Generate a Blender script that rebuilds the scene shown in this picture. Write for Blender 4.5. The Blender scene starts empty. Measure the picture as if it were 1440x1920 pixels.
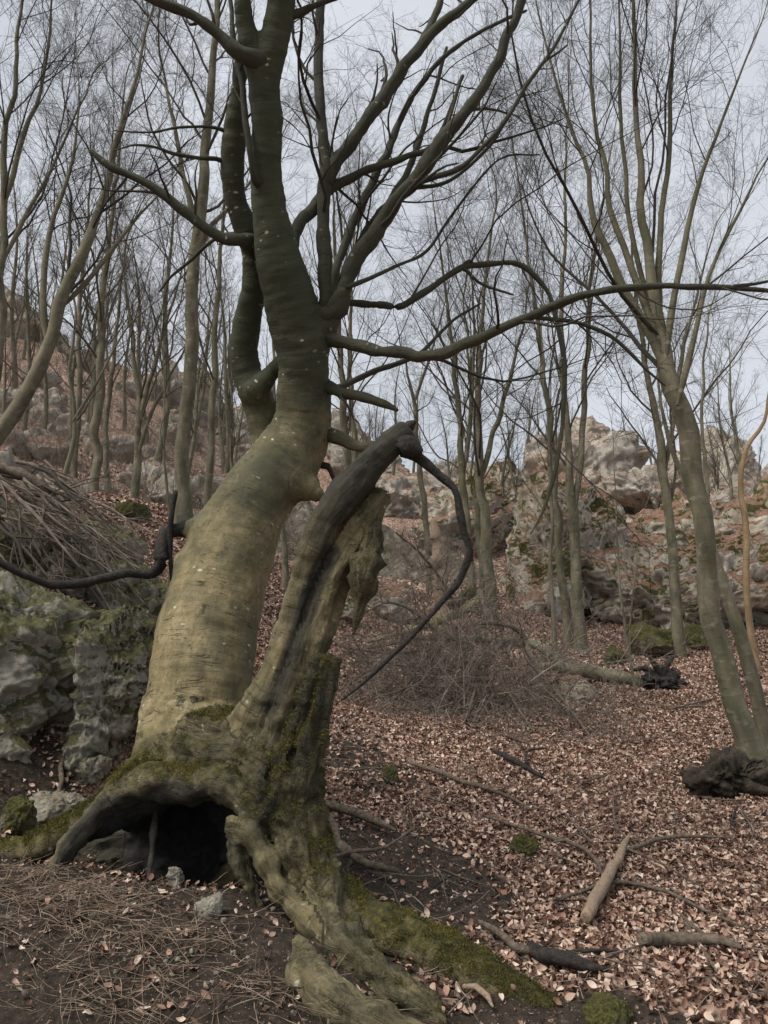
import bpy, math, numpy as np
from mathutils import Vector
R = math.radians
sc = bpy.context.scene
col = sc.collection

# ------------------------------------------------------------------ camera, sky, sun, exposure
PITCH = R(9.0); CAM = np.array([0.0, 0.0, 1.55]); F = 960/math.tan(R(33.0))
cd = bpy.data.cameras.new('camera'); cam = bpy.data.objects.new('camera', cd); col.objects.link(cam)
cam.location = CAM; cam.rotation_euler = (R(90)+PITCH, 0, 0)
cd.sensor_fit = 'VERTICAL'; cd.angle = R(66.0); cd.clip_end = 2000; cd.clip_start = 0.05
sc.camera = cam
w = bpy.data.worlds.new('World'); sc.world = w; w.use_nodes = True
nt = w.node_tree; nt.nodes.clear()
SUN_EL, SUN_AZ = R(56), R(240)      # soft light from high on the left
sky = nt.nodes.new('ShaderNodeTexSky'); sky.sky_type = 'NISHITA'; sky.sun_disc = False
sky.sun_elevation = SUN_EL; sky.sun_rotation = SUN_AZ
bg1 = nt.nodes.new('ShaderNodeBackground'); bg1.inputs[1].default_value = 0.05
nt.links.new(sky.outputs[0], bg1.inputs[0])
tcw = nt.nodes.new('ShaderNodeTexCoord'); nzw = nt.nodes.new('ShaderNodeTexNoise')
nzw.inputs['Scale'].default_value = 2.2; nzw.inputs['Detail'].default_value = 5
nt.links.new(tcw.outputs['Generated'], nzw.inputs['Vector'])
crw = nt.nodes.new('ShaderNodeValToRGB')
crw.color_ramp.elements[0].position = .3; crw.color_ramp.elements[0].color = (.196, .206, .225, 1)
crw.color_ramp.elements[1].position = .7; crw.color_ramp.elements[1].color = (.258, .267, .286, 1)
nt.links.new(nzw.outputs['Fac'], crw.inputs[0])
bg2 = nt.nodes.new('ShaderNodeBackground'); bg2.inputs[1].default_value = 1.0
nt.links.new(crw.outputs[0], bg2.inputs[0])
mxw = nt.nodes.new('ShaderNodeMixShader'); mxw.inputs[0].default_value = 0.93   # cloud cover
nt.links.new(bg1.outputs[0], mxw.inputs[1]); nt.links.new(bg2.outputs[0], mxw.inputs[2])
wo = nt.nodes.new('ShaderNodeOutputWorld'); nt.links.new(mxw.outputs[0], wo.inputs[0])
sl = bpy.data.lights.new('sun', 'SUN'); sl.energy = 1.5; sl.angle = R(35); sl.color = (1, .95, .87)
so = bpy.data.objects.new('sun', sl); col.objects.link(so); so.location = (-6, -6, 14)
_sd = Vector((math.sin(SUN_AZ)*math.cos(SUN_EL), math.cos(SUN_AZ)*math.cos(SUN_EL), math.sin(SUN_EL)))
so.rotation_euler = _sd.to_track_quat('Z', 'Y').to_euler()
sc.view_settings.view_transform = 'Standard'; sc.view_settings.look = 'None'
sc.view_settings.exposure = 1.6; sc.view_settings.gamma = 1.0

# ------------------------------------------------------------------ maths helpers
rng = np.random.default_rng(7)
FW = np.array([0, math.cos(PITCH), math.sin(PITCH)]); UP = np.array([0, -math.sin(PITCH), math.cos(PITCH)])
def ray(px, py):
    return FW + np.array([(px-720)/F, 0, 0]) + UP*((960-py)/F)
def P(px, py, Y):                      # a point seen at (px, py) that stands Y metres ahead
    d = ray(px, py); return CAM + d*(Y/d[1])
def RAD(wpx, p):
    return 0.5*wpx*float(np.dot(np.asarray(p)-CAM, FW))/F

def _h(ix, iy, iz, s):
    n = (ix*374761393 + iy*668265263 + iz*2147483647 + s*1274126177) & 0xffffffff
    n = ((n ^ (n >> 13))*1274126177) & 0xffffffff
    n = ((n ^ (n >> 16))*2246822519) & 0xffffffff
    return ((n ^ (n >> 15)) & 0xffff)/32767.5 - 1
def vn(p, s=0):
    i = np.floor(p).astype(np.int64); f = p-i; f = f*f*f*(f*(f*6-15)+10)
    x, y, z = i[:, 0], i[:, 1], i[:, 2]; r = 0
    for a in (0, 1):
        for b in (0, 1):
            for c in (0, 1):
                wgt = (f[:, 0] if a else 1-f[:, 0])*(f[:, 1] if b else 1-f[:, 1])*(f[:, 2] if c else 1-f[:, 2])
                r = r + wgt*_h(x+a, y+b, z+c, s)
    return r
def fbm(p, o=4, s=0, g=.5):
    r = 0; a = 1; q = np.asarray(p, float)
    for k in range(o):
        r = r + a*vn(q, s+k*17); q = q*2.03+3.7; a *= g
    return r
def ridged(p, o=4, s=0):
    r = 0; a = 1; q = np.asarray(p, float)
    for k in range(o):
        r = r + a*(1-2*np.abs(vn(q, s+k*17))); q = q*2.07+1.3; a *= .5
    return r
def p3(x, y, z=0):
    x = np.asarray(x, float); return np.stack([x, np.asarray(y, float)+0*x, np.asarray(z, float)+0*x], -1)

# ------------------------------------------------------------------ mesh helpers
def mesh_of(name, v, f, smooth=True, mat=None, attrs=None):
    m = bpy.data.meshes.new(name); v = np.asarray(v, np.float32); f = np.asarray(f, np.int32)
    m.vertices.add(len(v)); m.vertices.foreach_set('co', v.ravel())
    k = f.shape[1]; m.loops.add(f.size); m.loops.foreach_set('vertex_index', f.ravel())
    m.polygons.add(len(f)); m.polygons.foreach_set('loop_start', np.arange(0, f.size, k, dtype=np.int32))
    m.polygons.foreach_set('use_smooth', np.full(len(f), smooth, dtype=bool))
    m.update(calc_edges=True)
    if mat: m.materials.append(mat)
    for an, (ty, data) in (attrs or {}).items():
        a = m.attributes.new(an, ty, 'POINT')
        a.data.foreach_set('vector' if ty == 'FLOAT_VECTOR' else 'value', np.asarray(data, np.float32 if ty != 'INT' else np.int32).ravel())
    return m
def link(name, mesh, parent=None):
    o = bpy.data.objects.new(name, mesh); col.objects.link(o)
    if parent is not None:
        o.parent = parent; o.matrix_parent_inverse = parent.matrix_world.inverted() if False else o.matrix_parent_inverse
    return o
def tag(o, label=None, cat=None, group=None, kind=None):
    if label: o['label'] = label
    if cat: o['category'] = cat
    if group: o['group'] = group
    if kind: o['kind'] = kind
    return o
def empty(name, loc, label, cat, group=None):
    o = bpy.data.objects.new(name, None); col.objects.link(o); o.location = loc; o.empty_display_size = .1
    return tag(o, label, cat, group)
def part(name, v, f, mat, parent, attrs=None, smooth=True):   # vertices in world space, stored relative to the parent's base
    v = np.asarray(v) - np.array(parent.location)
    o = bpy.data.objects.new(name, mesh_of(name, v, f, smooth, mat, attrs)); col.objects.link(o); o.parent = parent
    return o
def single(name, v, f, mat, label, cat, group=None, attrs=None, origin=None, smooth=True):
    v = np.asarray(v); b = np.array(origin) if origin is not None else np.array([v[:, 0].mean(), v[:, 1].mean(), v[:, 2].min()])
    o = bpy.data.objects.new(name, mesh_of(name, v-b, f, smooth, mat, attrs)); col.objects.link(o); o.location = b
    return tag(o, label, cat, group)

def tubes(Pt, Rd, sides):
    """Pt (N,K,3), Rd (N,K) -> verts, quads, bark coordinate"""
    Pt = np.asarray(Pt, float); Rd = np.asarray(Rd, float); N, K, _ = Pt.shape
    T = np.gradient(Pt, axis=1); T /= np.linalg.norm(T, axis=2, keepdims=True)+1e-9
    avg = Pt[:, -1]-Pt[:, 0]; ref = np.where(np.abs(avg[:, 2:3]) > np.linalg.norm(avg[:, :2], axis=1, keepdims=True)*.8, [[1., .13, 0]], [[.07, .1, 1.]])[:, None, :]
    U = np.cross(T, ref); U /= np.linalg.norm(U, axis=2, keepdims=True)+1e-9; W = np.cross(T, U)
    a = np.arange(sides)*2*math.pi/sides
    ca, sa = np.cos(a)[None, None, :, None], np.sin(a)[None, None, :, None]
    V = Pt[:, :, None, :] + Rd[:, :, None, None]*(ca*U[:, :, None, :]+sa*W[:, :, None, :])
    al = np.concatenate([np.zeros((N, 1)), np.cumsum(np.linalg.norm(np.diff(Pt, axis=1), axis=2), 1)], 1)
    BC = np.stack([np.broadcast_to(Rd[:, :, None]*np.cos(a), (N, K, sides)), np.broadcast_to(Rd[:, :, None]*np.sin(a), (N, K, sides)), np.broadcast_to(al[:, :, None], (N, K, sides))], -1)
    n = np.arange(N)[:, None, None]*K*sides; k = np.arange(K-1)[None, :, None]*sides; s = np.arange(sides)[None, None, :]
    s2 = (s+1) % sides
    Q = np.stack([n+k+s, n+k+s2, n+k+sides+s2, n+k+sides+s], -1).reshape(-1, 4)
    return V.reshape(-1, 3), Q, BC.reshape(-1, 3)
def cat_tubes(lst):
    vs, fs, bs, o = [], [], [], 0
    for v, f, b in lst:
        vs.append(v); fs.append(f+o); bs.append(b); o += len(v)
    return np.concatenate(vs), np.concatenate(fs), np.concatenate(bs)
def smooth_path(pts, rad, step):
    pts = np.asarray(pts, float); rad = np.asarray(rad, float)
    if len(pts) == 2: pts = np.array([pts[0], pts.mean(0), pts[1]]); rad = np.array([rad[0], rad.mean(), rad[1]])
    p = np.concatenate([[2*pts[0]-pts[1]], pts, [2*pts[-1]-pts[-2]]]); r = np.concatenate([[rad[0]], rad, [rad[-1]]])
    op, orr = [], []
    for i in range(1, len(p)-2):
        n = max(1, int(np.linalg.norm(p[i+1]-p[i])/step)); t = np.arange(n)[:, None]/n
        def c(a, b, cc, d): return .5*(2*b+(cc-a)*t+(2*a-5*b+4*cc-d)*t*t+(3*b-a-3*cc+d)*t**3)
        op.append(c(p[i-1], p[i], p[i+1], p[i+2])); orr.append(c(r[i-1], r[i], r[i+1], r[i+2])[:, 0] if False else (r[i]+(r[i+1]-r[i])*t[:, 0]))
    op.append(p[-2][None]); orr.append(np.array([r[-2]]))
    return np.concatenate(op), np.concatenate(orr)
def pix_path(lst, Y=None):
    """(px, py, width px[, Y]) -> points, radii ; a missing Y carries on from the last"""
    pts, rad = [], []
    for q in lst:
        if len(q) > 3: Y = q[3]
        p = P(q[0], q[1], Y); pts.append(p); rad.append(RAD(q[2], p))
    return np.array(pts), np.array(rad)
def limb_tube(pts, rad, sides, step, seed=0, knob=.06, cap=True):
    p, r = smooth_path(pts, rad, step)
    q = p*9; wob = np.stack([vn(q, seed), vn(q, seed+1), vn(q, seed+2)], -1)*r[:, None]*.35
    wob[0] = 0
    p = p+wob; r = r*(1+knob*2*vn(p*14, seed+5)+knob*vn(p*40, seed+6))
    if cap: p = np.concatenate([p[:1]-(p[1:2]-p[:1])*.08, p[:1]-(p[1:2]-p[:1])*.05, p, p[-1:]+(p[-1:]-p[-2:-1])*.3, p[-1:]+(p[-1:]-p[-2:-1])*.35]); r = np.concatenate([[r[0]*.08, r[0]*.8], r, [r[-1]*.7, r[-1]*.08]])
    v, f, b = tubes(p[None], r[None], sides)
    if sides >= 8:
        nrm = v - np.repeat(p, sides, 0); d = max(knob, .06)*(.8*fbm(v*18, 3, seed)+1.2*ridged(b*np.array([60, 60, 5.]), 2, seed+4)-.4)
        v = v + nrm*d[:, None]
    return v, f, b

# ------------------------------------------------------------------ node materials
class NB:
    def __init__(s, name, rough=.85):
        s.m = bpy.data.materials.new(name); s.m.use_nodes = True; s.t = s.m.node_tree; s.t.nodes.clear()
        s.out = s.n('ShaderNodeOutputMaterial'); s.b = s.n('ShaderNodeBsdfPrincipled'); s.b.inputs['Roughness'].default_value = rough
        s.b.inputs['Specular IOR Level'].default_value = .25
        s.t.links.new(s.b.outputs[0], s.out.inputs[0])
    def n(s, ty, **k):
        x = s.t.nodes.new(ty)
        for a, v in k.items(): setattr(x, a, v)
        return x
    def set(s, sock, v):
        if hasattr(v, 'is_output') or isinstance(v, bpy.types.NodeSocket): s.t.links.new(v, sock)
        else: sock.default_value = v
    def attr(s, name, o='Vector'): return s.n('ShaderNodeAttribute', attribute_name=name).outputs[o]
    def obj(s): return s.n('ShaderNodeTexCoord').outputs['Object']
    def pos(s): return s.n('ShaderNodeNewGeometry').outputs['Position']
    def nrm(s):
        x = s.n('ShaderNodeSeparateXYZ'); s.t.links.new(s.n('ShaderNodeNewGeometry').outputs['Normal'], x.inputs[0]); return x.outputs[2]
    def mul(s, v, sc_):
        x = s.n('ShaderNodeVectorMath', operation='MULTIPLY'); s.set(x.inputs[0], v); x.inputs[1].default_value = sc_; return x.outputs[0]
    def noise(s, v, scale, det=4, rough=.55, dist=0):
        x = s.n('ShaderNodeTexNoise'); s.set(x.inputs['Vector'], v); x.inputs['Scale'].default_value = scale
        x.inputs['Detail'].default_value = det; x.inputs['Roughness'].default_value = rough; x.inputs['Distortion'].default_value = dist
        return x.outputs['Fac']
    def vor(s, v, scale, out='Distance', feature='F1'):
        x = s.n('ShaderNodeTexVoronoi', feature=feature); s.set(x.inputs['Vector'], v); x.inputs['Scale'].default_value = scale
        return x.outputs[out]
    def ramp(s, f, stops):
        x = s.n('ShaderNodeValToRGB'); s.set(x.inputs[0], f); e = x.color_ramp.elements
        while len(e) < len(stops): e.new(.5)
        for i, (p, c) in enumerate(stops):
            e[i].position = p; e[i].color = (c, c, c, 1) if not hasattr(c, '__len__') else (*c, 1)
        return x.outputs[0]
    def step(s, f, a, b): return s.ramp(f, [(a, 0.), (b, 1.)]) if a < b else s.ramp(f, [(b, 1.), (a, 0.)])
    def mix(s, f, a, b):
        x = s.n('ShaderNodeMix', data_type='RGBA'); s.set(x.inputs[0], f)
        s.set(x.inputs[6], a if not isinstance(a, tuple) else (*a, 1)); s.set(x.inputs[7], b if not isinstance(b, tuple) else (*b, 1)); return x.outputs[2]
    def math(s, op, a, b=0.):
        x = s.n('ShaderNodeMath', operation=op); s.set(x.inputs[0], a); s.set(x.inputs[1], b); return x.outputs[0]
    def bump(s, h, strength, dist, nrm=None):
        x = s.n('ShaderNodeBump'); x.inputs['Strength'].default_value = strength; x.inputs['Distance'].default_value = dist
        s.set(x.inputs['Height'], h)
        if nrm is not None: s.set(x.inputs['Normal'], nrm)
        return x.outputs[0]
    def done(s, c, nrm=None):
        s.set(s.b.inputs['Base Color'], c)
        if nrm is not None: s.set(s.b.inputs['Normal'], nrm)
        return s.m

def mat_hero():
    b = NB('beech_bark', .8); c = b.attr('bark_co'); o = b.pos()
    base = b.ramp(b.noise(b.mul(c, (3, 3, 2.2)), 1.6, 5, .6), [(.32, (.085, .076, .036)), (.5, (.195, .158, .08)), (.68, (.285, .232, .132))])
    fine = b.noise(b.mul(c, (26, 26, 14)), 2.0, 7, .8)
    base = b.mix(b.math('MULTIPLY', b.step(fine, .47, .66), .7), base, (.06, .055, .03))
    base = b.mix(b.math('MULTIPLY', b.step(b.noise(b.mul(c, (55, 55, 30)), 1.0, 4, .7), .60, .70), .5), base, (.36, .31, .20))
    base = b.mix(b.step(b.noise(b.mul(c, (9, 9, 13)), 1.0, 6, .75, .6), .60, .66), base, (.04, .04, .024))
    base = b.mix(b.step(b.noise(b.mul(c, (2., 2., 1.2)), 1.3, 5, .7), .46, .6), base, b.mix(fine, (.035, .036, .02), (.15, .13, .078)))
    wn = b.noise(b.mul(c, (2.2, 2.2, 17)), 1.0, 3, .5, 1.1)           # crescent scars and wrinkles across the stem
    wl = b.step(b.math('ABSOLUTE', b.math('SUBTRACT', wn, .52)), .024, .003); patch = b.math('MULTIPLY', b.step(b.noise(c, 3.6, 4, .65), .48, .6), b.step(b.noise(b.mul(c, (9, 9, 30)), 1., 3, .6), .42, .55))
    w2 = b.noise(b.mul(c, (5, 5, 46)), 1.0, 4, .6, .8); wr = b.math('SUBTRACT', b.math('MULTIPLY', w2, .5), b.math('MULTIPLY', wl, patch))
    base = b.mix(b.math('MULTIPLY', wl, b.math('MULTIPLY', patch, .8)), base, (.024, .024, .016))
    pale = b.step(b.noise(b.mul(c, (6, 6, 15)), 1.0, 5, .7, 1.2), .60, .70)
    base = b.mix(b.math('MULTIPLY', pale, .45), base, (.30, .25, .15))
    sz = b.n('ShaderNodeSeparateXYZ'); b.set(sz.inputs[0], o)
    # green algae plus underside shade, both put into the colour of the upper stems
    alg_shade = b.n('ShaderNodeMapRange'); b.set(alg_shade.inputs[0], b.math('ADD', sz.outputs[2], b.math('MULTIPLY', b.noise(o, 2.4, 6, .7), 2.4))); alg_shade.inputs[1].default_value = 3.2; alg_shade.inputs[2].default_value = 4.4
    base = b.mix(b.math('MULTIPLY', alg_shade.outputs[0], .92), base, b.mix(b.noise(b.mul(c, (6, 6, 30)), 1., 4, .6), (.014, .021, .013), (.048, .056, .032)))
    lich = b.math('MULTIPLY', b.step(b.math('ADD', b.vor(b.mul(c, (1, 1, 1.8)), 13.), b.math('MULTIPLY', b.noise(c, 60., 3), .3)), .36, .26), b.step(b.noise(c, 3.5, 3), .53, .60))
    base = b.mix(b.math('MULTIPLY', lich, .8), base, (.46, .46, .36))
    moss = b.attr('moss', 'Fac'); mn = b.noise(o, 14., 5, .7)
    mf = b.step(b.math('ADD', moss, b.math('MULTIPLY', b.math('SUBTRACT', mn, .5), 1.6)), .42, .72)
    mc = b.ramp(b.noise(o, 45., 4), [(.3, (.018, .022, .006)), (.55, (.075, .068, .012)), (.75, (.19, .15, .03))])
    base = b.mix(mf, base, mc)
    ch = b.attr('char_shade', 'Fac')
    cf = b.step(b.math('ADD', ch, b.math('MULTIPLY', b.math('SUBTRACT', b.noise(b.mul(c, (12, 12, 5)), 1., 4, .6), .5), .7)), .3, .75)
    base = b.mix(cf, base, b.ramp(b.noise(o, 30., 4), [(.3, (.007, .008, .009)), (.7, (.026, .025, .022))]))  # near-black mix shared by burnt wood and painted shade
    gr = b.attr('grain', 'Fac')                                   # bare, weathered wood and plated bark on the dead stems
    gn = b.noise(b.mul(c, (34, 34, 6)), 1.0, 6, .7, .6); base = b.mix(b.math('MULTIPLY', gr, .4), base, (.125, .108, .064))
    base = b.mix(b.math('MULTIPLY', gr, b.math('MULTIPLY', b.step(gn, .42, .6), .8)), base, (.03, .03, .018))
    h1 = b.bump(wr, .5, .014); h2 = b.bump(fine, .45, .009, h1)
    h3 = b.bump(b.math('MULTIPLY', gn, gr), 1., .045, h2)
    h4 = b.bump(b.math('MULTIPLY', b.noise(o, 130., 4, .7), mf), .9, .02, h3)
    return b.done(base, h4)
def mat_bark(name, c0, c1, c2, green=.4):
    b = NB(name, .85); c = b.attr('bark_co'); o = b.pos()
    base = b.ramp(b.noise(b.mul(c, (4, 4, 1.6)), 1.7, 5, .62), [(.3, c0), (.5, c1), (.72, c2)])
    wr = b.noise(b.mul(c, (6, 6, 30)), 1., 4, .6, .5)
    base = b.mix(b.math('MULTIPLY', b.step(wr, .58, .7), .5), base, tuple(x*.3 for x in c0))
    pl = b.step(b.noise(b.mul(c, (5, 5, 9)), 1.4, 4, .6), .58, .68)
    base = b.mix(b.math('MULTIPLY', pl, .35), base, (.30, .29, .23))
    mf = b.step(b.noise(b.mul(c, (5, 5, 1)), 1.3, 4), .45, .7)
    base = b.mix(b.math('MULTIPLY', mf, green), base, (.055, .068, .02))
    return b.done(base, b.bump(wr, .35, .01))
def mat_simple(name, stops, scale, rough=.9, bs=.4, bd=.01, bscale=60., stretch=(1, 1, 1)):
    b = NB(name, rough); o = b.mul(b.pos(), stretch)
    return b.done(b.ramp(b.noise(o, scale, 5, .65), stops), b.bump(b.noise(o, bscale, 4, .7), bs, bd))
def mat_rock(name, grey, moss_amt, litter=.0, warm=(.30, .24, .17), sc_=1.):
    b = NB(name, .93); o = b.pos(); g = grey
    base = b.ramp(b.noise(o, 1.6*sc_, 7, .68, .4), [(.28, tuple(x*.34 for x in g)), (.48, tuple(x*.8 for x in g)), (.62, g), (.8, tuple(min(1, x*1.7) for x in g))])
    base = b.mix(b.step(b.noise(o, .9*sc_, 4, .6), .50, .66), base, b.mix(b.noise(o, 9*sc_, 4), tuple(x*.5 for x in warm), warm))
    cr = b.vor(b.mul(o, (1., 1., .6)), 2.6*sc_, 'Distance', 'DISTANCE_TO_EDGE')
    fk = b.noise(o, 11.*sc_, 6, .75, .6)
    base = b.mix(b.step(fk, .60, .68), base, (.52, .50, .45))
    base = b.mix(b.step(b.noise(o, 6.5*sc_, 6, .75, .5), .43, .36), base, tuple(x*.22 for x in g))
    up = b.nrm(); mn = b.noise(o, 1.1*sc_, 8, .68, .6)
    mf = b.step(b.math('ADD', b.math('MULTIPLY', up, .22), mn), .66-.22*moss_amt, .74-.22*moss_amt)
    mc = b.ramp(b.noise(o, 22.*sc_, 5, .7), [(.3, (.010, .014, .006)), (.5, (.042, .042, .011)), (.72, (.13, .108, .028))])
    base = b.mix(b.math('MULTIPLY', mf, min(1, moss_amt*1.6)), base, mc)
    if litter > 0:
        lf = b.step(b.math('ADD', up, b.math('MULTIPLY', b.noise(o, 1.3, 4), .5)), 1.0-litter*.5, 1.1-litter*.5)
        lc = b.ramp(b.noise(o, 9., 5, .8), [(.3, (.05, .028, .018)), (.5, (.17, .10, .07)), (.7, (.30, .20, .15))])
        base = b.mix(lf, base, lc)
    h = b.bump(fk, .7, .05/sc_); h = b.bump(b.noise(o, 38*sc_, 5, .7), .6, .015/sc_, h)
    return b.done(base, h)
def mat_ground():
    b = NB('leafy_soil', .95); o = b.pos(); d = b.attr('dirt', 'Fac'); rk = b.attr('rocky', 'Fac')
    wob = b.n('ShaderNodeVectorMath', operation='ADD'); b.set(wob.inputs[0], o)
    nz = b.n('ShaderNodeTexNoise'); b.set(nz.inputs['Vector'], o); nz.inputs['Scale'].default_value = 30.
    b.set(wob.inputs[1], b.mul(nz.outputs['Color'], (.03, .03, .03)))
    cell = b.n('ShaderNodeTexVoronoi'); b.set(cell.inputs['Vector'], b.mul(wob.outputs[0], (1, 1, 1))); cell.inputs['Scale'].default_value = 19.
    bw = b.n('ShaderNodeRGBToBW'); b.set(bw.inputs[0], cell.outputs['Color'])
    lc = b.ramp(bw.outputs[0], [(.12, (.04, .024, .018)), (.4, (.19, .115, .085)), (.6, (.34, .225, .17)), (.85, (.52, .39, .31))])
    lc = b.mix(b.math('MULTIPLY', b.step(b.noise(o, 1.1, 4), .42, .65), .45), lc, (.13, .078, .058))
    soil = b.ramp(b.noise(o, 26., 6, .75), [(.3, (.010, .008, .006)), (.55, (.036, .026, .019)), (.75, (.10, .074, .054))])  # soil dark by itself, made darker for the foreground shade
    soil = b.mix(b.step(b.vor(o, 60.), .16, .10), soil, (.20, .17, .14))
    df = b.step(b.math('ADD', d, b.math('MULTIPLY', b.math('SUBTRACT', b.noise(o, 9., 5, .7), .5), .9)), .35, .6)
    c = b.mix(df, lc, soil)
    g = (.19, .175, .15)
    rc = b.ramp(b.noise(o, 1.3, 8, .78, .5), [(.3, (.03, .026, .02)), (.45, (.10, .085, .065)), (.58, (.22, .19, .155)), (.72, (.50, .46, .40))])
    rc = b.mix(b.step(b.noise(o, 2.6, 7, .8), .5, .57), rc, b.mix(b.noise(o, 7., 5, .8), (.045, .036, .027), (.13, .112, .085)))
    rc = b.mix(b.step(b.noise(o, 1.7, 7, .8), .55, .62), rc, (.045, .048, .016))
    rc = b.mix(b.step(b.noise(o, 4.2, 6, .8), .64, .68), rc, (.58, .55, .50))
    rf = b.step(b.math('ADD', rk, b.math('MULTIPLY', b.math('SUBTRACT', b.noise(o, .55, 6, .7), .5), 1.5)), .4, .6)
    c = b.mix(rf, c, rc)
    h = b.bump(cell.outputs['Distance'], .6, .02); h = b.bump(b.noise(o, 40., 5, .75), .7, .02, h); h = b.bump(b.math('MULTIPLY', b.noise(o, 3., 6, .7), rf), .8, .3, h)
    return b.done(c, h)
def mat_leaf(name='dry_beech_leaf'):
    b = NB(name, .7); r = b.n('ShaderNodeObjectInfo').outputs['Random']
    c = b.ramp(r, [(.0, (.04, .023, .017)), (.22, (.14, .072, .052)), (.45, (.30, .18, .132)), (.75, (.47, .325, .25)), (1., (.66, .54, .44))])
    c = b.mix(b.math('MULTIPLY', b.noise(b.obj(), 60., 3), .35), c, (.06, .032, .02))
    return b.done(c, b.bump(b.noise(b.obj(), 90., 3), .3, .004))
M = dict(
    hero=mat_hero(),
    limb=mat_bark('dark_limb_bark', (.012, .014, .010), (.020, .022, .015), (.036, .037, .025), .5),
    trunk=mat_bark('forest_trunk_bark', (.055, .053, .034), (.115, .103, .070), (.20, .178, .125), .35),
    tan=mat_bark('tan_trunk_bark', (.15, .10, .055), (.23, .16, .09), (.30, .23, .14), .1),
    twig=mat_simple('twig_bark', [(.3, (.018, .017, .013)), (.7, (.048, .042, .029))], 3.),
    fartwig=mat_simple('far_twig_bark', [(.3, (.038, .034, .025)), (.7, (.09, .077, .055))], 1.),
    dead=mat_simple('dead_branch_wood', [(.3, (.05, .038, .028)), (.5, (.115, .09, .068)), (.75, (.23, .185, .145))], 40., .9, .9, .012, 110.),
    pale=mat_simple('bare_pale_wood', [(.3, (.17, .12, .08)), (.5, (.27, .20, .14)), (.75, (.40, .31, .235))], 55., .9, .9, .012, 120.),
    burnt=mat_simple('charred_wood', [(.3, (.008, .009, .009)), (.55, (.024, .021, .018)), (.75, (.06, .042, .033))], 24., .8, .8, .02, 45.),
    tangle=mat_simple('weathered_twig_bark', [(.3, (.09, .075, .062)), (.5, (.20, .17, .145)), (.75, (.36, .32, .28))], 4.),
    stump=mat_simple('rotten_stump_wood', [(.3, (.010, .010, .008)), (.5, (.035, .028, .02)), (.75, (.09, .07, .045))], 12., .9, .9, .03, 30.),
    yellow=mat_simple('lichened_branch_bark', [(.3, (.08, .07, .035)), (.5, (.18, .155, .08)), (.75, (.27, .235, .13))], 12.),
    brush=mat_simple('brush_twig_bark', [(.3, (.05, .040, .032)), (.5, (.13, .105, .085)), (.75, (.27, .23, .19))], 5.),
    straw=mat_simple('dry_grass_straw', [(.3, (.07, .05, .035)), (.5, (.19, .14, .10)), (.75, (.40, .32, .24))], 18.),  # toned down along with the soil, foreground shade in its colour
    rock_near=mat_rock('mossy_limestone', (.30, .28, .23), .56, 0, (.24, .195, .13), 2.4),
    rock_cliff=mat_rock('cliff_limestone', (.46, .42, .35), .66, .5, (.42, .33, .24), .9),
    rock_peak=mat_rock('peak_limestone', (.38, .35, .30), .12, .3, (.38, .30, .22), .6),
    rock_small=mat_rock('stone_limestone', (.26, .24, .20), .25, 0, (.24, .19, .14), 9.),
    rock_moss=mat_rock('moss_covered_stone', (.14, .13, .10), 1.0, 0, (.15, .12, .08), 4.),
    ground=mat_ground(), leaf=mat_leaf(),
    moss=mat_simple('moss_sprigs', [(.3, (.018, .022, .006)), (.5, (.07, .064, .013)), (.75, (.18, .145, .03))], 9., .95),
)

# ------------------------------------------------------------------ terrain
CP = [P(*q) for q in [
    (720,1920,2.9),(100,1920,2.7),(1400,1920,2.75),(300,1668,3.7),(330,1675,4.15),(240,1665,4.05),(410,1675,4.05),(180,1660,3.95),(120,1640,3.75),(420,1660,3.75),(60,1600,4.1),(720,1640,4.1),(610,1705,3.62),
    (150,1500,4.9),(330,1500,5.0),(700,1520,5.0),(520,1420,5.6),(900,1650,4.2),(1300,1650,4.4),(1400,1500,6.5),(1420,1455,7.2),(1000,1450,6.8),(720,1420,6.9),
    (800,1350,9.),(1200,1350,9.5),(1000,1250,13.),(1300,1255,13.),(1090,1222,15.5),(950,1130,20.),(720,1060,26.),(720,1150,18.),(600,1210,13.),(600,1310,9.5),
    (230,1050,10.),(280,985,14.),(180,985,14.5),(345,975,11.8),(30,965,9.),(120,1105,6.8),(20,1130,5.9),(270,1110,7.4),(270,1330,5.6),(500,1080,14.),(480,1220,9.),(-250,1150,5.),(-300,900,9),
    (100,640,46.),(-100,610,44.),(300,720,46.),(440,800,48.),(250,860,26.),(60,820,26.),(-300,700,30.),(560,890,42.),
    (650,860,46.),(760,930,44.),(850,925,42.),(1000,905,42.),(1110,890,46.),(1210,945,48.),(1340,920,50.),(1440,935,50.),(1700,930,50),
    (1000,1160,20.5),(1200,1200,18.),(1400,1200,17.5),(1600,1230,16),(1750,1500,6),(700,960,34.),(1150,1000,30.),(1400,1020,30.)]]
CP += [np.array(q, float) for q in [(0,0,0),(-2,0,.15),(2.5,0,-.15),(0,-4,-.9),(-5,-3,0),(5,-3,-.9),(-4,2.2,.65),(4,2.2,-.1),(9,4,-.4),(0,-12,-3.5),(-12,-10,-2),(12,-10,-5),(22,8,-1),(-22,8,6.5),(40,30,6),(-45,35,19),(0,75,6),(50,75,5),(-50,80,14)]]
CP = np.array(CP)
def _tps(r2): return np.where(r2 > 0, r2*np.log(r2+1e-12), 0)
_n = len(CP); _s = CP[:, :2]
_K = _tps(((_s[:, None]-_s[None])**2).sum(-1)) + np.eye(_n)*0.02
_Q = np.concatenate([np.ones((_n, 1)), _s], 1)
_A = np.block([[_K, _Q], [_Q.T, np.zeros((3, 3))]])
_W = np.linalg.solve(_A, np.concatenate([CP[:, 2], np.zeros(3)]))
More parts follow.
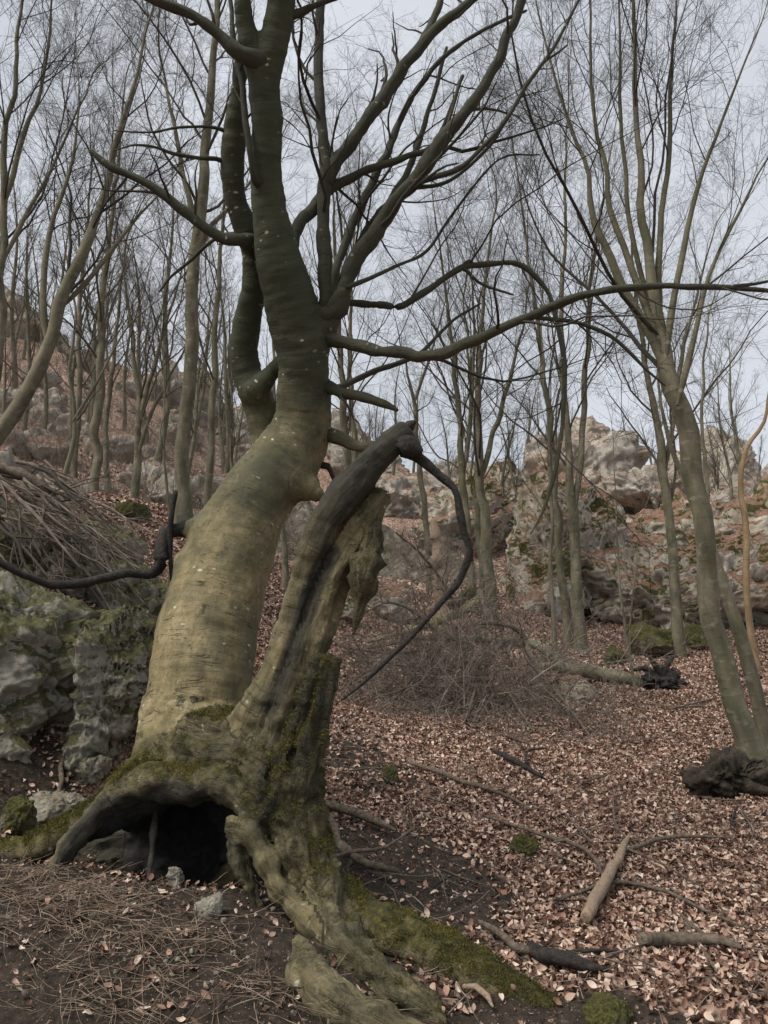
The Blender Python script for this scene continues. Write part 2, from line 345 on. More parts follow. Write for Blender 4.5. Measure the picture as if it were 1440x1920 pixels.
def sm(x, a, b): t = np.clip((x-a)/(b-a), 0, 1); return t*t*(3-2*t)
def rocky(x, y): return sm(y+6*sm(-x, 4.5, 8), 17, 27)*(1-sm(np.hypot((x+1.0)/6., (y-21)/9.), .75, 1.1))
def gz(x, y, detail=True):
    x = np.atleast_1d(np.asarray(x, float)); y = np.atleast_1d(np.asarray(y, float)); out = np.empty(len(x))
    xc = np.clip(x, -60, 60); yc = np.clip(y, -14, 85)
    for i in range(0, len(x), 20000):
        a = np.stack([xc[i:i+20000], yc[i:i+20000]], -1)
        k = _tps(((a[:, None]-_s[None])**2).sum(-1)); out[i:i+20000] = k@_W[:_n]+_W[_n]+a@_W[_n+1:]
    out -= .12*np.clip(np.hypot(x-xc, y-yc), 0, 400)
    if detail:
        q = p3(x, y); rk = rocky(x, y)
        out += .035*fbm(q*1.6, 3, 3)*sm(y, 1, 5)+.016*fbm(q*7, 4, 5)
        out += rk*(.9*ridged(q*.2, 5, 9)-.5+.35*ridged(q*.9, 3, 19))
    return out
def g1(x, y): return float(gz([x], [y])[0])
def G(px, py, ymax=60., ymin=1.2):     # where the line of sight through (px, py) meets the ground
    d = ray(px, py); d = d/d[1]; ys = np.geomspace(ymin, ymax, 260); p = CAM+d*ys[:, None]
    dz = p[:, 2]-gz(p[:, 0], p[:, 1]); i = np.argmax(dz < 0) if (dz < 0).any() else len(ys)-1
    if i == 0: return p[0]
    t = dz[i-1]/(dz[i-1]-dz[i]+1e-9); y = ys[i-1]+(ys[i]-ys[i-1])*np.clip(t, 0, 1)
    q = CAM+d*y; q[2] = g1(q[0], q[1]); return q
def dirt(x, y):
    def e(cx, cy, rx, ry, a=0):
        c, s = math.cos(a), math.sin(a); u = ((x-cx)*c+(y-cy)*s)/rx; v = (-(x-cx)*s+(y-cy)*c)/ry; return 1-sm(np.hypot(u, v), .55, 1.1)
    d = np.maximum(e(-1.25, 3.1, 1.75, 1.75), e(.1, 4.2, .62, 1.0, .3))
    d = np.maximum(d, e(.35, 2.7, .9, .42)); d = np.maximum(d, .8*e(-.1, 6.2, .5, 1.2)); d = np.maximum(d, e(-2.6, 4.4, 1.2, 1.1))
    return d
NR, NA = 320, 400
rr = np.concatenate([[0.0], np.geomspace(.5, 400, NR-1)])
aa = np.linspace(-1, 1, NA); aa = math.pi*(.34*aa+.66*aa**5) ; aa = aa
th, ra = np.meshgrid(aa, rr); X = (np.sin(th)*ra).ravel(); Y_ = (np.cos(th)*ra-.8).ravel()
tv = np.stack([X, Y_, gz(X, Y_)], -1)
i, j = np.meshgrid(np.arange(NR-1), np.arange(NA-1), indexing='ij'); a = (i*NA+j).ravel()
tf = np.stack([a, a+1, a+NA+1, a+NA], -1)[:, ::-1]
gm = mesh_of('ground', tv, tf, True, M['ground'], {'dirt': ('FLOAT', dirt(X, Y_)), 'rocky': ('FLOAT', rocky(X, Y_))})
ground = link('ground', gm); tag(ground, kind='structure')

# ------------------------------------------------------------------ rocks
def rock_mesh(size, rotz, seed, res, sq=.6, facets=14, amp=.12, fr=1.2, detail=.03, strata=0., fmin=.55):
    r_ = np.random.default_rng(seed); u = np.tan(np.linspace(-1, 1, res)*math.pi/4)
    A, B = np.meshgrid(u, u); one = np.ones_like(A); vs, fs = [], []
    for k in range(6):
        s = 1 if k % 2 else -1; t = [(one*s, A, B*s), (A*-s, one*s, B), (A*s, B, one*s)][k//2]
        vs.append(np.stack([x.ravel() for x in t], -1))
        ii, jj = np.meshgrid(np.arange(res-1), np.arange(res-1), indexing='ij'); q = (ii*res+jj).ravel()+k*res*res
        fs.append(np.stack([q, q+1, q+res+1, q+res], -1) )
    v = np.concatenate(vs); f = np.concatenate(fs)
    n = v/np.linalg.norm(v, axis=1, keepdims=True); c = v/np.abs(v).max(1, keepdims=True); d = n*(1-sq)+c*sq*.85
    for _ in range(facets):
        nn = r_.normal(size=3); nn /= np.linalg.norm(nn); h = r_.uniform(fmin, .95)
        e = np.maximum(0, d@nn-h); d = d-e[:, None]*nn*.92
    p = d*np.array(size)/2
    s0 = min(size); q = p/s0*fr+seed*7.3
    nr = n*np.array([1, 1, 1.])
    p = p+nr*(amp*s0*(.5*ridged(q, 5, seed)-.2))[:, None]+nr*(detail*s0*fbm(q*6, 4, seed+3, .6))[:, None]
    if strata:
        zz = p[:, 2]/s0*6+1.2*fbm(q*.8, 2, seed+9); st = np.floor(zz)+sm(zz-np.floor(zz), .55, 1.)-zz; p[:, :2] += (nr[:, :2]*(strata*s0*st)[:, None])
    # weld cube seams by rounding key
    key = np.round(v*1e5).astype(np.int64); _, idx, inv = np.unique(key, axis=0, return_index=True, return_inverse=True); inv = inv.ravel()
    p = p[idx]; f = inv[f]
    # consistent outward orientation
    fc = p[f].mean(1); fn = np.cross(p[f[:, 1]]-p[f[:, 0]], p[f[:, 2]]-p[f[:, 0]]); fl = (fn*fc).sum(1) < 0; f[fl] = f[fl][:, ::-1]
    cz, sz = math.cos(rotz), math.sin(rotz); p = np.stack([p[:, 0]*cz-p[:, 1]*sz, p[:, 0]*sz+p[:, 1]*cz, p[:, 2]], -1)
    return p, f
def rock(name, center, size, rotz, seed, res, mat, label, cat, group=None, **k):
    p, f = rock_mesh(size, rotz, seed, res, **k)
    return single(name, p+np.array(center), f, M[mat], label, cat, group)
def between(px0, px1, py0, py1, Y, depth):
    a, b = P(px0, py1, Y), P(px1, py0, Y); c = (a+b)/2; return c+np.array([0, depth*.25, 0]), (abs(b[0]-a[0]), depth, abs(b[2]-a[2]))
def crag(name, px0, px1, py0, py1, Y, depth, seed, res, mat, label, **k):
    c, s = between(px0, px1, py0, py1, Y, depth); res = int(res*(.78 if name == 'rock_outcrop' else .64))
    return rock(name, c, (s[0]*1.12, s[1], s[2]*1.12), 0, seed, res, mat, label, 'rock', 'limestone crags', **k)
# outcrop beside the tree
crag('rock_outcrop', -320, 175, 1050, 1590, 5.0, 1.9, 11, 140, 'rock_near', 'mossy limestone outcrop with a leafy ledge beside the leaning beech', sq=.85, facets=34, amp=.10, fr=1.7, detail=.04, strata=.075, fmin=.62)
crag('rock_outcrop', 80, 296, 1120, 1600, 5.3, 1.7, 12, 130, 'rock_near', 'steep mossy rock face close beside the leaning trunk', sq=.8, facets=30, amp=.10, fr=1.7, detail=.042, strata=.075, fmin=.6)
crag('rock_outcrop', -200, 60, 1300, 1600, 4.75, 1.2, 15, 90, 'rock_near', 'jutting lower block of the limestone outcrop', sq=.7, facets=30, amp=.09, fr=1.5, detail=.03, strata=.07, fmin=.56)
crag('rock_outcrop', 150, 335, 1050, 1300, 6.8, 1.8, 13, 70, 'rock_near', 'low shaded rock ledge below the leaf covered bank', sq=.6, facets=12, amp=.18, fr=1.8, detail=.06)
crag('rock_outcrop', -250, 215, 930, 1220, 6.9, 2.2, 14, 90, 'rock_near', 'sloping mossy rock under the heap of brush', sq=.4, facets=12, amp=.18, fr=1.8, detail=.06)
# cliff and peaks
crag('cliff', 925, 1235, 885, 1215, 21.5, 6., 21, 130, 'rock_cliff', 'tall limestone cliff with moss patches above the leafy slope', sq=.55, facets=22, amp=.2, fr=1.3, detail=.05, strata=.03, fmin=.5)
crag('cliff', 1140, 1500, 985, 1235, 20., 5., 22, 120, 'rock_cliff', 'lower limestone cliff behind the slim grey trunks', sq=.55, facets=20, amp=.2, fr=1.4, detail=.05, strata=.03, fmin=.5)
crag('cliff', 1340, 1800, 930, 1215, 23., 6., 23, 90, 'rock_cliff', 'rock wall behind the crooked tan sapling', sq=.5, facets=20, amp=.2, fr=1.4, detail=.05, fmin=.5)
crag('cliff', 600, 830, 850, 1075, 34., 7., 24, 110, 'rock_peak', 'pale grey cliff at the head of the leafy gully', sq=.55, facets=22, amp=.22, fr=1.4, detail=.05, strata=.04, fmin=.5)
crag('cliff', 780, 960, 905, 1120, 29., 6., 25, 100, 'rock_cliff', 'broken mossy crag behind the cluster of slim stems', sq=.5, facets=20, amp=.22, fr=1.5, detail=.05, fmin=.45)
crag('rock_peak', 950, 1260, 792, 1050, 40., 8., 26, 100, 'rock_peak', 'pointed grey rock peak on the ridge with a flat shoulder', sq=.15, facets=26, amp=.3, fr=1.6, detail=.05, fmin=.42)
crag('rock_peak', 1060, 1150, 782, 900, 42.5, 5., 36, 60, 'rock_peak', 'square topped rock tooth crowning the pointed peak', sq=.7, facets=16, amp=.22, fr=1.4, detail=.06, strata=.05, fmin=.6)
crag('rock_peak', 1255, 1430, 808, 1060, 43., 8., 27, 80, 'rock_peak', 'steep rock fin on the ridge behind the leaning beech with many stems', sq=.2, facets=24, amp=.28, fr=1.6, detail=.06, fmin=.42)
crag('rock_peak', 770, 980, 848, 1040, 41., 7., 28, 70, 'rock_peak', 'rounded rock knob on the ridge beside the hanging dead branch', sq=.4, facets=20, amp=.26, fr=1.6, detail=.06, fmin=.5)
crag('rock_peak', 600, 765, 755, 1000, 42., 8., 29, 80, 'rock_peak', 'jagged grey peak behind the broken stub of the leaning beech', sq=.25, facets=24, amp=.3, fr=1.6, detail=.06, fmin=.42)
crag('rock_peak', 385, 520, 748, 930, 42., 8., 30, 70, 'rock_peak', 'brown rock knob on the ridge behind the twisting second stem', sq=.4, facets=20, amp=.28, fr=1.6, detail=.06, fmin=.5)
crag('rock_peak', -120, 110, 560, 760, 43., 9., 31, 80, 'rock_peak', 'high brown crag above the wooded hillside', sq=.5, facets=22, amp=.24, fr=1.5, detail=.06, strata=.05, fmin=.5)
crag('rock_peak', 180, 400, 672, 900, 41., 8., 32, 70, 'rock_peak', 'rocky shoulder of the wooded hillside', sq=.4, facets=22, amp=.26, fr=1.5, detail=.06, fmin=.5)
crag('rock_peak', 1380, 1680, 858, 1040, 44., 7., 33, 50, 'rock_peak', 'small rock tooth at the end of the ridge', sq=.4, facets=20, amp=.26, fr=1.5, detail=.06, fmin=.5)
crag('cliff', 1180, 1500, 910, 1130, 25., 5., 71, 80, 'rock_cliff', 'upper ledge of broken rock below the steep rock fin', sq=.5, facets=22, amp=.22, fr=1.6, detail=.05, fmin=.5)
crag('cliff', 1150, 1330, 868, 1010, 33., 5., 74, 70, 'rock_peak', 'grey rock step under the saddle of the ridge', sq=.4, facets=22, amp=.26, fr=1.7, detail=.06, fmin=.5)
crag('cliff', 1310, 1520, 900, 1020, 32., 5., 75, 70, 'rock_peak', 'grey rock step behind the crooked tan sapling', sq=.4, facets=22, amp=.26, fr=1.7, detail=.06, fmin=.5)
crag('cliff', 880, 1040, 860, 1000, 31., 5., 72, 80, 'rock_cliff', 'mossy rock step between the slim stems and the pointed peak', sq=.4, facets=22, amp=.24, fr=1.6, detail=.05, fmin=.48)
crag('cliff', 960, 1110, 1020, 1190, 19.8, 2.6, 73, 90, 'rock_cliff', 'pale buttress at the foot of the tall cliff', sq=.5, facets=20, amp=.14, fr=1.5, detail=.04, fmin=.5)
def boulder(px, py, wpx, hpx, seed, mat, label, Y=None, res=26, group=None, name='boulder', sink=.25, **k):
    g = G(px, py) if Y is None else P(px, py, Y); d = float(np.dot(g-CAM, FW)); W = wpx*d/F; H = hpx*d/F*1.15
    kk = dict(sq=.35, facets=14, amp=.2, fr=1.3, detail=.05, fmin=.5); kk.update(k)
    return rock(name, g+np.array([0, W*.3, H*(.5-sink)]), (W*1.1, W*.85, H*1.25), (seed*1.7) % 3, seed, res, mat, label, 'rock', group, **kk)
boulder(735, 1165, 95, 62, 41, 'rock_cliff', 'mossy boulder half hidden by the fallen crown', sink=.1)
boulder(1092, 1315, 72, 48, 42, 'rock_cliff', 'rounded boulder below the fallen trunk', sink=.1)
boulder(1235, 1235, 120, 55, 43, 'rock_moss', 'wide moss capped boulder at the foot of the cliff', sink=.1)
boulder(1160, 1250, 60, 30, 44, 'rock_moss', 'low mossy stone by the upturned roots', sink=.1)
boulder(1310, 1220, 70, 40, 45, 'rock_moss', 'mossy stone between two slim trunks', sink=.1)
boulder(706, 1045, 38, 45, 46, 'rock_peak', 'white angular rock behind the dangling bark slab', sink=.1)
boulder(640, 1165, 60, 40, 47, 'rock_cliff', 'grey rock behind the split dead stem', sink=.1)
boulder(880, 1150, 70, 45, 48, 'rock_moss', 'mossy rock under the bent yellow limb', sink=.1)
boulder(985, 1612, 52, 36, 49, 'rock_moss', 'small moss covered stone among the dry leaves', sink=.05)
boulder(1148, 1935, 105, 48, 50, 'rock_moss', 'round mossy stone beside the tip of the long root', res=40, sq=.1, facets=5, amp=.08)
boulder(732, 1472, 34, 26, 51, 'rock_moss', 'tiny mossy stone on the bare path', sink=.05)
boulder(326, 1665, 40, 34, 52, 'rock_small', 'pale round stone at the mouth of the hollow', name='stone', sink=.1)
boulder(390, 1722, 46, 36, 53, 'rock_small', 'brown flat stone on the soil before the hollow', name='stone', sink=.1)
boulder(165, 1480, 90, 62, 54, 'rock_near', 'grey block at the foot of the mossy outcrop', sink=.1, res=40)
boulder(90, 1545, 150, 60, 55, 'rock_small', 'pale crumbled rock beside the spreading root', sink=.2, res=44)
boulder(15, 1560, 80, 50, 56, 'rock_moss', 'dark mossy stone at the end of the spreading root', sink=.2, res=30)
boulder(240, 975, 60, 30, 57, 'rock_moss', 'moss cushion rock by the leaf covered bank', sink=.1)
boulder(310, 950, 60, 40, 58, 'rock_moss', 'mossy rock at the foot of the thick grey trunk', sink=.1)
boulder(205, 1010, 50, 25, 59, 'rock_moss', 'low mossy rock above the brush heap', sink=.1)
boulder(640, 1625, 40, 36, 60, 'rock_small', 'small stone leaning against the root flare', name='stone', sink=.1)
_sr = np.random.default_rng(99)
for k in range(46):
    px, py = _sr.uniform(10, 700), _sr.uniform(1640, 1905)
    if k > 34: px, py = _sr.uniform(650, 1400), _sr.uniform(1480, 1880)
    boulder(px, py, _sr.uniform(5, 13), _sr.uniform(4, 8), 200+k, 'rock_small', 'pale pebble on the forest floor', res=6, name='pebble', group='pebbles on the forest floor', sink=.1, facets=5)

# ------------------------------------------------------------------ hero tree: smooth-blended solid
VOX = .0138
lo = np.array([-2.25, 2.55, .02]); hi = np.array([1.1, 5.2, 5.75])
DIM = np.ceil((hi-lo)/VOX).astype(int); MARG = .16
FIELD = np.full(DIM, MARG, np.float32)
def path_field(pts, rad, flat=False):
    a = np.maximum(((pts-rad[:, None]).min(0)-MARG-lo)/VOX, 0).astype(int); b = np.minimum(((pts+rad[:, None]).max(0)+MARG-lo)/VOX+2, DIM).astype(int)
    if (b <= a).any(): return None
    buf = np.full(b-a, MARG, np.float32)
    for i in range(len(pts)-1):
        p, q, r0, r1 = pts[i], pts[i+1], rad[i], rad[i+1]; m = max(r0, r1)+MARG*.75
        c = np.maximum((np.minimum(p, q)-m-lo)/VOX, a).astype(int); e = np.minimum((np.maximum(p, q)+m-lo)/VOX+2, b).astype(int)
        if (e <= c).any(): continue
        g = [(np.arange(c[k], e[k])*VOX+lo[k]-p[k]).astype(np.float32) for k in range(3)]
        d = q-p; L = float(d@d)+1e-12
        t = np.clip((g[0][:, None, None]*d[0]+g[1][None, :, None]*d[1]+g[2][None, None, :]*d[2])/L, 0, 1)
        dist = np.sqrt((g[0][:, None, None]-t*d[0])**2+(g[1][None, :, None]-t*d[1])**2+(g[2][None, None, :]-t*d[2])**2)-(r0+(r1-r0)*t)
        s = tuple(slice(c[k]-a[k], e[k]-a[k]) for k in range(3)); buf[s] = np.minimum(buf[s], dist)
    if flat:
        d = pts[-1]-pts[-3]; d /= np.linalg.norm(d)
        g = [(np.arange(a[k], b[k])*VOX+lo[k]-pts[-1][k]).astype(np.float32) for k in range(3)]
        buf = np.maximum(buf, g[0][:, None, None]*d[0]+g[1][None, :, None]*d[1]+g[2][None, None, :]*d[2])
    return tuple(slice(a[k], b[k]) for k in range(3)), buf
def union(sl, buf, k):
    f = FIELD[sl]; h = np.maximum(k-np.abs(f-buf), 0)/k; FIELD[sl] = np.minimum(f, buf)-h*h*k*.25
def carve(sl, buf, k):
    f = FIELD[sl]; h = np.maximum(k-np.abs(f+buf), 0)/k; FIELD[sl] = np.maximum(f, -buf)+h*h*k*.25
HP = []    # (name, label, pts, rad, char, grain, moss)
def wood(name, lst, k=.06, char_shade=0., grain=0., moss=0., label=None, flat=False):
    p, r = pix_path(lst); p, r = smooth_path(p, r, .035)
    z = path_field(p, r, flat)
    if z: union(*z, k)
    HP.append((name, label, p, r, char_shade, grain, moss))
def TY(py): return float(np.interp(py, [-200, 0, 165, 330, 480, 640, 795, 856, 920, 1000, 1100, 1200, 1320, 1430, 1540, 1660], [3.5, 3.72, 3.9, 4.1, 4.28, 4.52, 4.68, 4.7, 4.66, 4.58, 4.48, 4.38, 4.28, 4.22, 4.3, 4.4]))
def lean(lst, d=0.): return [(q[0], q[1], q[2], TY(q[1])+d) for q in lst]
wood('trunk', lean([(340,1660,220,4.45),(348,1540,235,4.35),(360,1430,216,4.2),(371,1320,196,4.12),(387,1200,186,4.1),(411,1100,172,4.1),(445,1000,152,4.12),(490,920,140,4.12),(540,856,128,4.12),(566,795,108,4.1),(571,720,97,4.05),(564,640,103,4.02),(545,560,96,4.0),(521,480,86,4.0),(507,410,70,4.0),(499,330,62,4.0),(500,250,56,4.0),(499,165,58,4.0),(514,80,54,4.0),(527,0,54,4.0),(536,-90,50,4.0),(545,-200,44,4.0)]), .05, moss=.12)
wood('stem', lean([(512,880,66,4.2),(502,825,64,4.25),(490,770,62,4.28),(470,715,60,4.3),(456,665,54,4.3),(462,610,50,4.3),(474,550,48,4.28),(478,490,46,4.25),(463,435,46,4.22),(441,375,45,4.2),(437,300,43,4.2),(442,230,38,4.2),(447,168,28,4.2),(455,90,22,4.2),(462,20,20,4.2)], .2), .05, moss=.2, label='twisting second stem that parts from the trunk at its bend')
wood('stem', lean([(480,735,46),(508,700,32),(535,668,28)], .12), .05)
wood('stem', lean([(492,170,44),(474,110,38),(462,50,34),(452,-20,30),(440,-120,26)]), .05)
wood('limb', lean([(575,660,50),(612,612,48),(628,575,34),(642,550,28)]), .05)
wood('stub', lean([(400,1050,60),(350,1055,46),(334,1057,40)], -.06), .05, moss=.3, flat=True)
wood('stub', lean([(420,975,60),(372,988,38),(340,991,27)], -.05), .06, moss=.2)
wood('burl', lean([(560,905,70),(592,925,34)], -.06), .08, moss=.3)
# the hollow burnt out under the trunk
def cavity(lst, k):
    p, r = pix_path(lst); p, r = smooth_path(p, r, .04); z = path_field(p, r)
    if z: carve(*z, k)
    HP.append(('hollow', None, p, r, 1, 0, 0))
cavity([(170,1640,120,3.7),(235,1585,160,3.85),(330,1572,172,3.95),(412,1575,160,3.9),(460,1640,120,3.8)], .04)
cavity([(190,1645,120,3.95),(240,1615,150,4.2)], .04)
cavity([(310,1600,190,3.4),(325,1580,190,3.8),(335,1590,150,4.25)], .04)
wood('hollow_wall', [(150,1640,150,4.55),(240,1600,190,4.62),(330,1590,210,4.66),(440,1610,170,4.5)], .03, char_shade=1., grain=.6, label='charred back wall of the hollow with shade painted in')  # wall added to keep the hollow dark, shade included in its colour
wood('dead_stem', [(455,1430,100,3.9),(488,1345,82,3.82),(520,1260,64,3.79),(545,1190,58,3.77),(564,1110,54,3.75),(588,1030,60,3.73),(623,958,64,3.7),(673,893,60,3.68),(718,848,56,3.66),(748,818,50,3.65),(766,806,44,3.65)], .025, char_shade=(.1, .78), grain=.3, moss=.15, label='dead stem with a ragged broken end, part charred, part painted shade', flat=True)  # upper half mostly bark in shade, painted dark; only partly burnt
wood('dead_stem', [(512,1430,110,3.82),(541,1335,86,3.78),(570,1245,74,3.76),(598,1150,70,3.75),(624,1080,66,3.75),(654,1020,64,3.75),(690,958,54,3.75),(712,926,42,3.75)], .012, grain=.65, moss=.36, label='split dead stem with peeling bark and a pointed top', flat=True)
wood('dead_stem', [(535,1510,120,3.72),(560,1425,82,3.66),(584,1345,62,3.64),(602,1285,50,3.64),(613,1234,46,3.64)], .018, grain=1, moss=.66, label='short mossy dead stub with a flat broken top', flat=True)
wood('root', [(400,1400,150,4.05),(480,1420,140,3.88),(532,1480,136,3.76),(556,1550,112,3.69),(574,1620,104,3.64),(600,1680,104,3.6),(640,1740,84,3.52)], .05, grain=.8, moss=.45, label='thick mossy root flare under the dead stems')
wood('root', [(598,1672,96,3.58),(632,1745,70,3.42),(688,1803,58,3.22),(740,1845,50,3.07),(790,1885,40,2.97),(830,1915,24,2.9)], .03, grain=.9, moss=.3, label='root with flaking bark reaching over the dark soil')
wood('root', [(620,1690,84,3.64),(695,1735,88,3.52),(780,1775,90,3.36),(860,1812,84,3.22),(940,1848,72,3.08),(1010,1880,52,2.98),(1055,1902,26,2.93)], .04, grain=.4, moss=.52, label='long root under thick green moss')
wood('root', [(568,1775,18,3.12),(574,1800,34,3.1),(584,1845,60,3.02),(624,1882,64,2.95),(690,1912,60,2.88),(780,1955,52,2.78)], .03, grain=.75, moss=.2, label='knobbly pale root with a broken upright tip')
wood('root', [(345,1420,150,4.1),(262,1478,100,4.02),(188,1530,78,3.97),(112,1570,58,3.97),(30,1594,44,4.02),(-60,1606,34,4.08)], .06, moss=.5, label='moss topped root spreading toward the outcrop')
wood('root', [(290,1474,56,3.98),(205,1505,44,3.9),(150,1560,36,3.8),(112,1615,32,3.74),(80,1665,26,3.7)], .03, grain=.5, moss=.1, label='bare curved root at the mouth of the hollow')
wood('rim', [(222,1490,54,3.92),(262,1466,58,3.88),(305,1462,62,3.82),(360,1474,58,3.8),(415,1464,62,3.74),(450,1490,52,3.7),(470,1532,46,3.67),(478,1590,40,3.65)], .035, grain=.35, moss=.42, label='swollen mossy lip above the dark hollow')
wood('root', [(440,1548,34,3.6),(470,1560,38,3.58),(496,1610,40,3.55),(524,1665,40,3.51),(565,1710,44,3.46),(610,1752,46,3.4)], .02, grain=.5, moss=.1, label='smooth finger thick root curling down beside the hollow')
wood('root', [(452,1570,40,3.63),(452,1620,40,3.6),(470,1670,34,3.57),(492,1730,22,3.54)], .02, grain=1, char_shade=.55, label='shredded root curtain at the edge of the hollow')
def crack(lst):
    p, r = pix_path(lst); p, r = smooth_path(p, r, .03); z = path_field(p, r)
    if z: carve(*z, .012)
    HP.append(('hollow', None, p, r*.5, 1, 0, 0))  # crack shade also painted in, beside the carved groove
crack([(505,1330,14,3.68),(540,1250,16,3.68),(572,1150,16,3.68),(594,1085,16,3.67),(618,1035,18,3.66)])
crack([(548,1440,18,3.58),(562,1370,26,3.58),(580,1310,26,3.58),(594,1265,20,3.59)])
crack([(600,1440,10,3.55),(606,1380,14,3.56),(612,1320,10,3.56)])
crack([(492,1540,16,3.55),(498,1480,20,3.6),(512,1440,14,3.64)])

def surface_nets():
    S = FIELD; ins = S < 0; nx, ny, nz_ = S.shape
    edges = []; cells = []
    for ax in range(3):
        s0 = [slice(None)]*3; s1 = [slice(None)]*3; s0[ax] = slice(0, -1); s1[ax] = slice(1, None)
        A = ins[tuple(s0)]; B = ins[tuple(s1)]; e = np.argwhere(A != B)
        o1, o2 = [(1, 2), (2, 0), (0, 1)][ax]
        ok = (e[:, o1] > 0) & (e[:, o2] > 0) & (e[:, o1] < S.shape[o1]-1) & (e[:, o2] < S.shape[o2]-1); e = e[ok]
        fl = A[tuple(e.T)]
        q = []
        for d1, d2 in ((-1, -1), (0, -1), (0, 0), (-1, 0)):
            c = e.copy(); c[:, o1] += d1; c[:, o2] += d2; q.append((c[:, 0]*ny+c[:, 1])*nz_+c[:, 2])
        q = np.stack(q, 1); q[~fl] = q[~fl][:, ::-1]; cells.append(q)
    Q = np.concatenate(cells); u, inv = np.unique(Q, return_inverse=True); Q = inv.reshape(Q.shape)
    c = np.stack([u//(ny*nz_), (u//nz_) % ny, u % nz_], -1); acc = np.zeros((len(c), 3)); cnt = np.zeros(len(c))
    cor = {}
    for a in (0, 1):
        for b_ in (0, 1):
            for d in (0, 1): cor[a, b_, d] = S[c[:, 0]+a, c[:, 1]+b_, c[:, 2]+d]
    for k0 in cor:
        for ax in range(3):
            if k0[ax] == 0:
                k1 = list(k0); k1[ax] = 1; v0, v1 = cor[k0], cor[tuple(k1)]; m = (v0 < 0) != (v1 < 0)
                t = np.where(m, v0/(v0-v1+1e-12*(v0 == v1)), 0); p = np.array(k0, float)[None]+np.zeros((len(c), 3)); p[:, ax] += t
                acc += p*m[:, None]; cnt += m
    return (c+acc/cnt[:, None])*VOX+lo, Q
hv, hf = surface_nets()
# nearest wood path per vertex -> part, bark coordinates and surface qualities
nv = len(hv); best = np.full(nv, 9.); lab = np.zeros(nv, int); bco = np.zeros((nv, 3)); soot_shade = np.full(nv, 9.)
wsum = np.zeros(nv); ach = np.zeros(nv); agr = np.zeros(nv); amo = np.zeros(nv)
for hi_, (nm, lb, p, r, ch, gr, mo) in enumerate(HP):
    m = np.where(((hv > p.min(0)-r.max()-.15) & (hv < p.max(0)+r.max()+.15)).all(1))[0]
    if not len(m): continue
    T = np.gradient(p, axis=0); T /= np.linalg.norm(T, axis=1, keepdims=True); Ux = np.cross(T, [.15, 1., .1]); Ux /= np.linalg.norm(Ux, axis=1, keepdims=True); Wx = np.cross(T, Ux)
    al = np.concatenate([[0], np.cumsum(np.linalg.norm(np.diff(p, axis=0), axis=1))])
    for s in range(0, len(m), 20000):
        mm = m[s:s+20000]; d = np.linalg.norm(hv[mm][:, None]-p[None], axis=2)-r[None]; i_ = d.argmin(1); dd = d[np.arange(len(mm)), i_]
        if nm == 'hollow': soot_shade[mm] = np.minimum(soot_shade[mm], dd); continue
        wg = np.exp(-np.clip(dd, -.1, .5)/.012); wsum[mm] += wg; ach[mm] += wg*(np.interp(i_/len(p), [.3, .75], ch) if isinstance(ch, tuple) else ch); agr[mm] += wg*gr; amo[mm] += wg*mo
        g_ = dd < best[mm]; k_ = mm[g_]; best[k_] = dd[g_]; lab[k_] = hi_
        rel = hv[k_]-p[i_[g_]]; ii = i_[g_]
        bco[k_] = np.stack([(rel*Ux[ii]).sum(1), (rel*Wx[ii]).sum(1), al[ii]+(rel*T[ii]).sum(1)], -1)+hi_*np.array([1.7, .9, 2.3])
ach /= wsum+1e-9; agr /= wsum+1e-9; amo /= wsum+1e-9
def vnormals(v, f):
    n = np.cross(v[f[:, 2]]-v[f[:, 0]], v[f[:, 3]]-v[f[:, 1]]); out = np.zeros_like(v)
    for k in range(4): np.add.at(out, f[:, k], n)
    return out/(np.linalg.norm(out, axis=1, keepdims=True)+1e-12)
hn = vnormals(hv, hf)
disp = .010*fbm(hv*5, 3, 31)+.0035*fbm(bco*np.array([7, 7, 34.]), 3, 33)
disp += agr*(.024*ridged(bco*np.array([15, 15, 2.6]), 3, 35)-.010+.010*fbm(bco*np.array([38, 38, 12]), 2, 36))+(hv[:, 2] < 1.25)*.016*fbm(hv*11, 3, 41)
hv = hv+hn*disp[:, None]; hn = vnormals(hv, hf)
ach = np.maximum(ach, 1-sm(soot_shade, .0, .085))  # soot of the burnt hollow, plus painted shade fading out from its recesses
amo = np.clip(amo*(.75+.9*np.clip(hn[:, 2], -.4, 1)), 0, 1)+.06
beech = empty('beech_tree', (-1.0, 4.0, g1(-1.0, 4.0)), 'huge leaning moss stained beech with a burnt hollow under its trunk', 'tree')
flab = lab[hf[:, 0]]
for k, (nm, lb, *_r) in enumerate(HP):
    fs = hf[flab == k]
    if not len(fs): continue
    u, inv = np.unique(fs, return_inverse=True); q = inv.reshape(fs.shape)
    o = part(nm, hv[u], q, M['hero'], beech, {'bark_co': ('FLOAT_VECTOR', bco[u]), 'char_shade': ('FLOAT', ach[u]), 'grain': ('FLOAT', agr[u]), 'moss': ('FLOAT', amo[u])})
    o.data.normals_split_custom_set_from_vertices(hn[u])
    if lb: o['label'] = lb
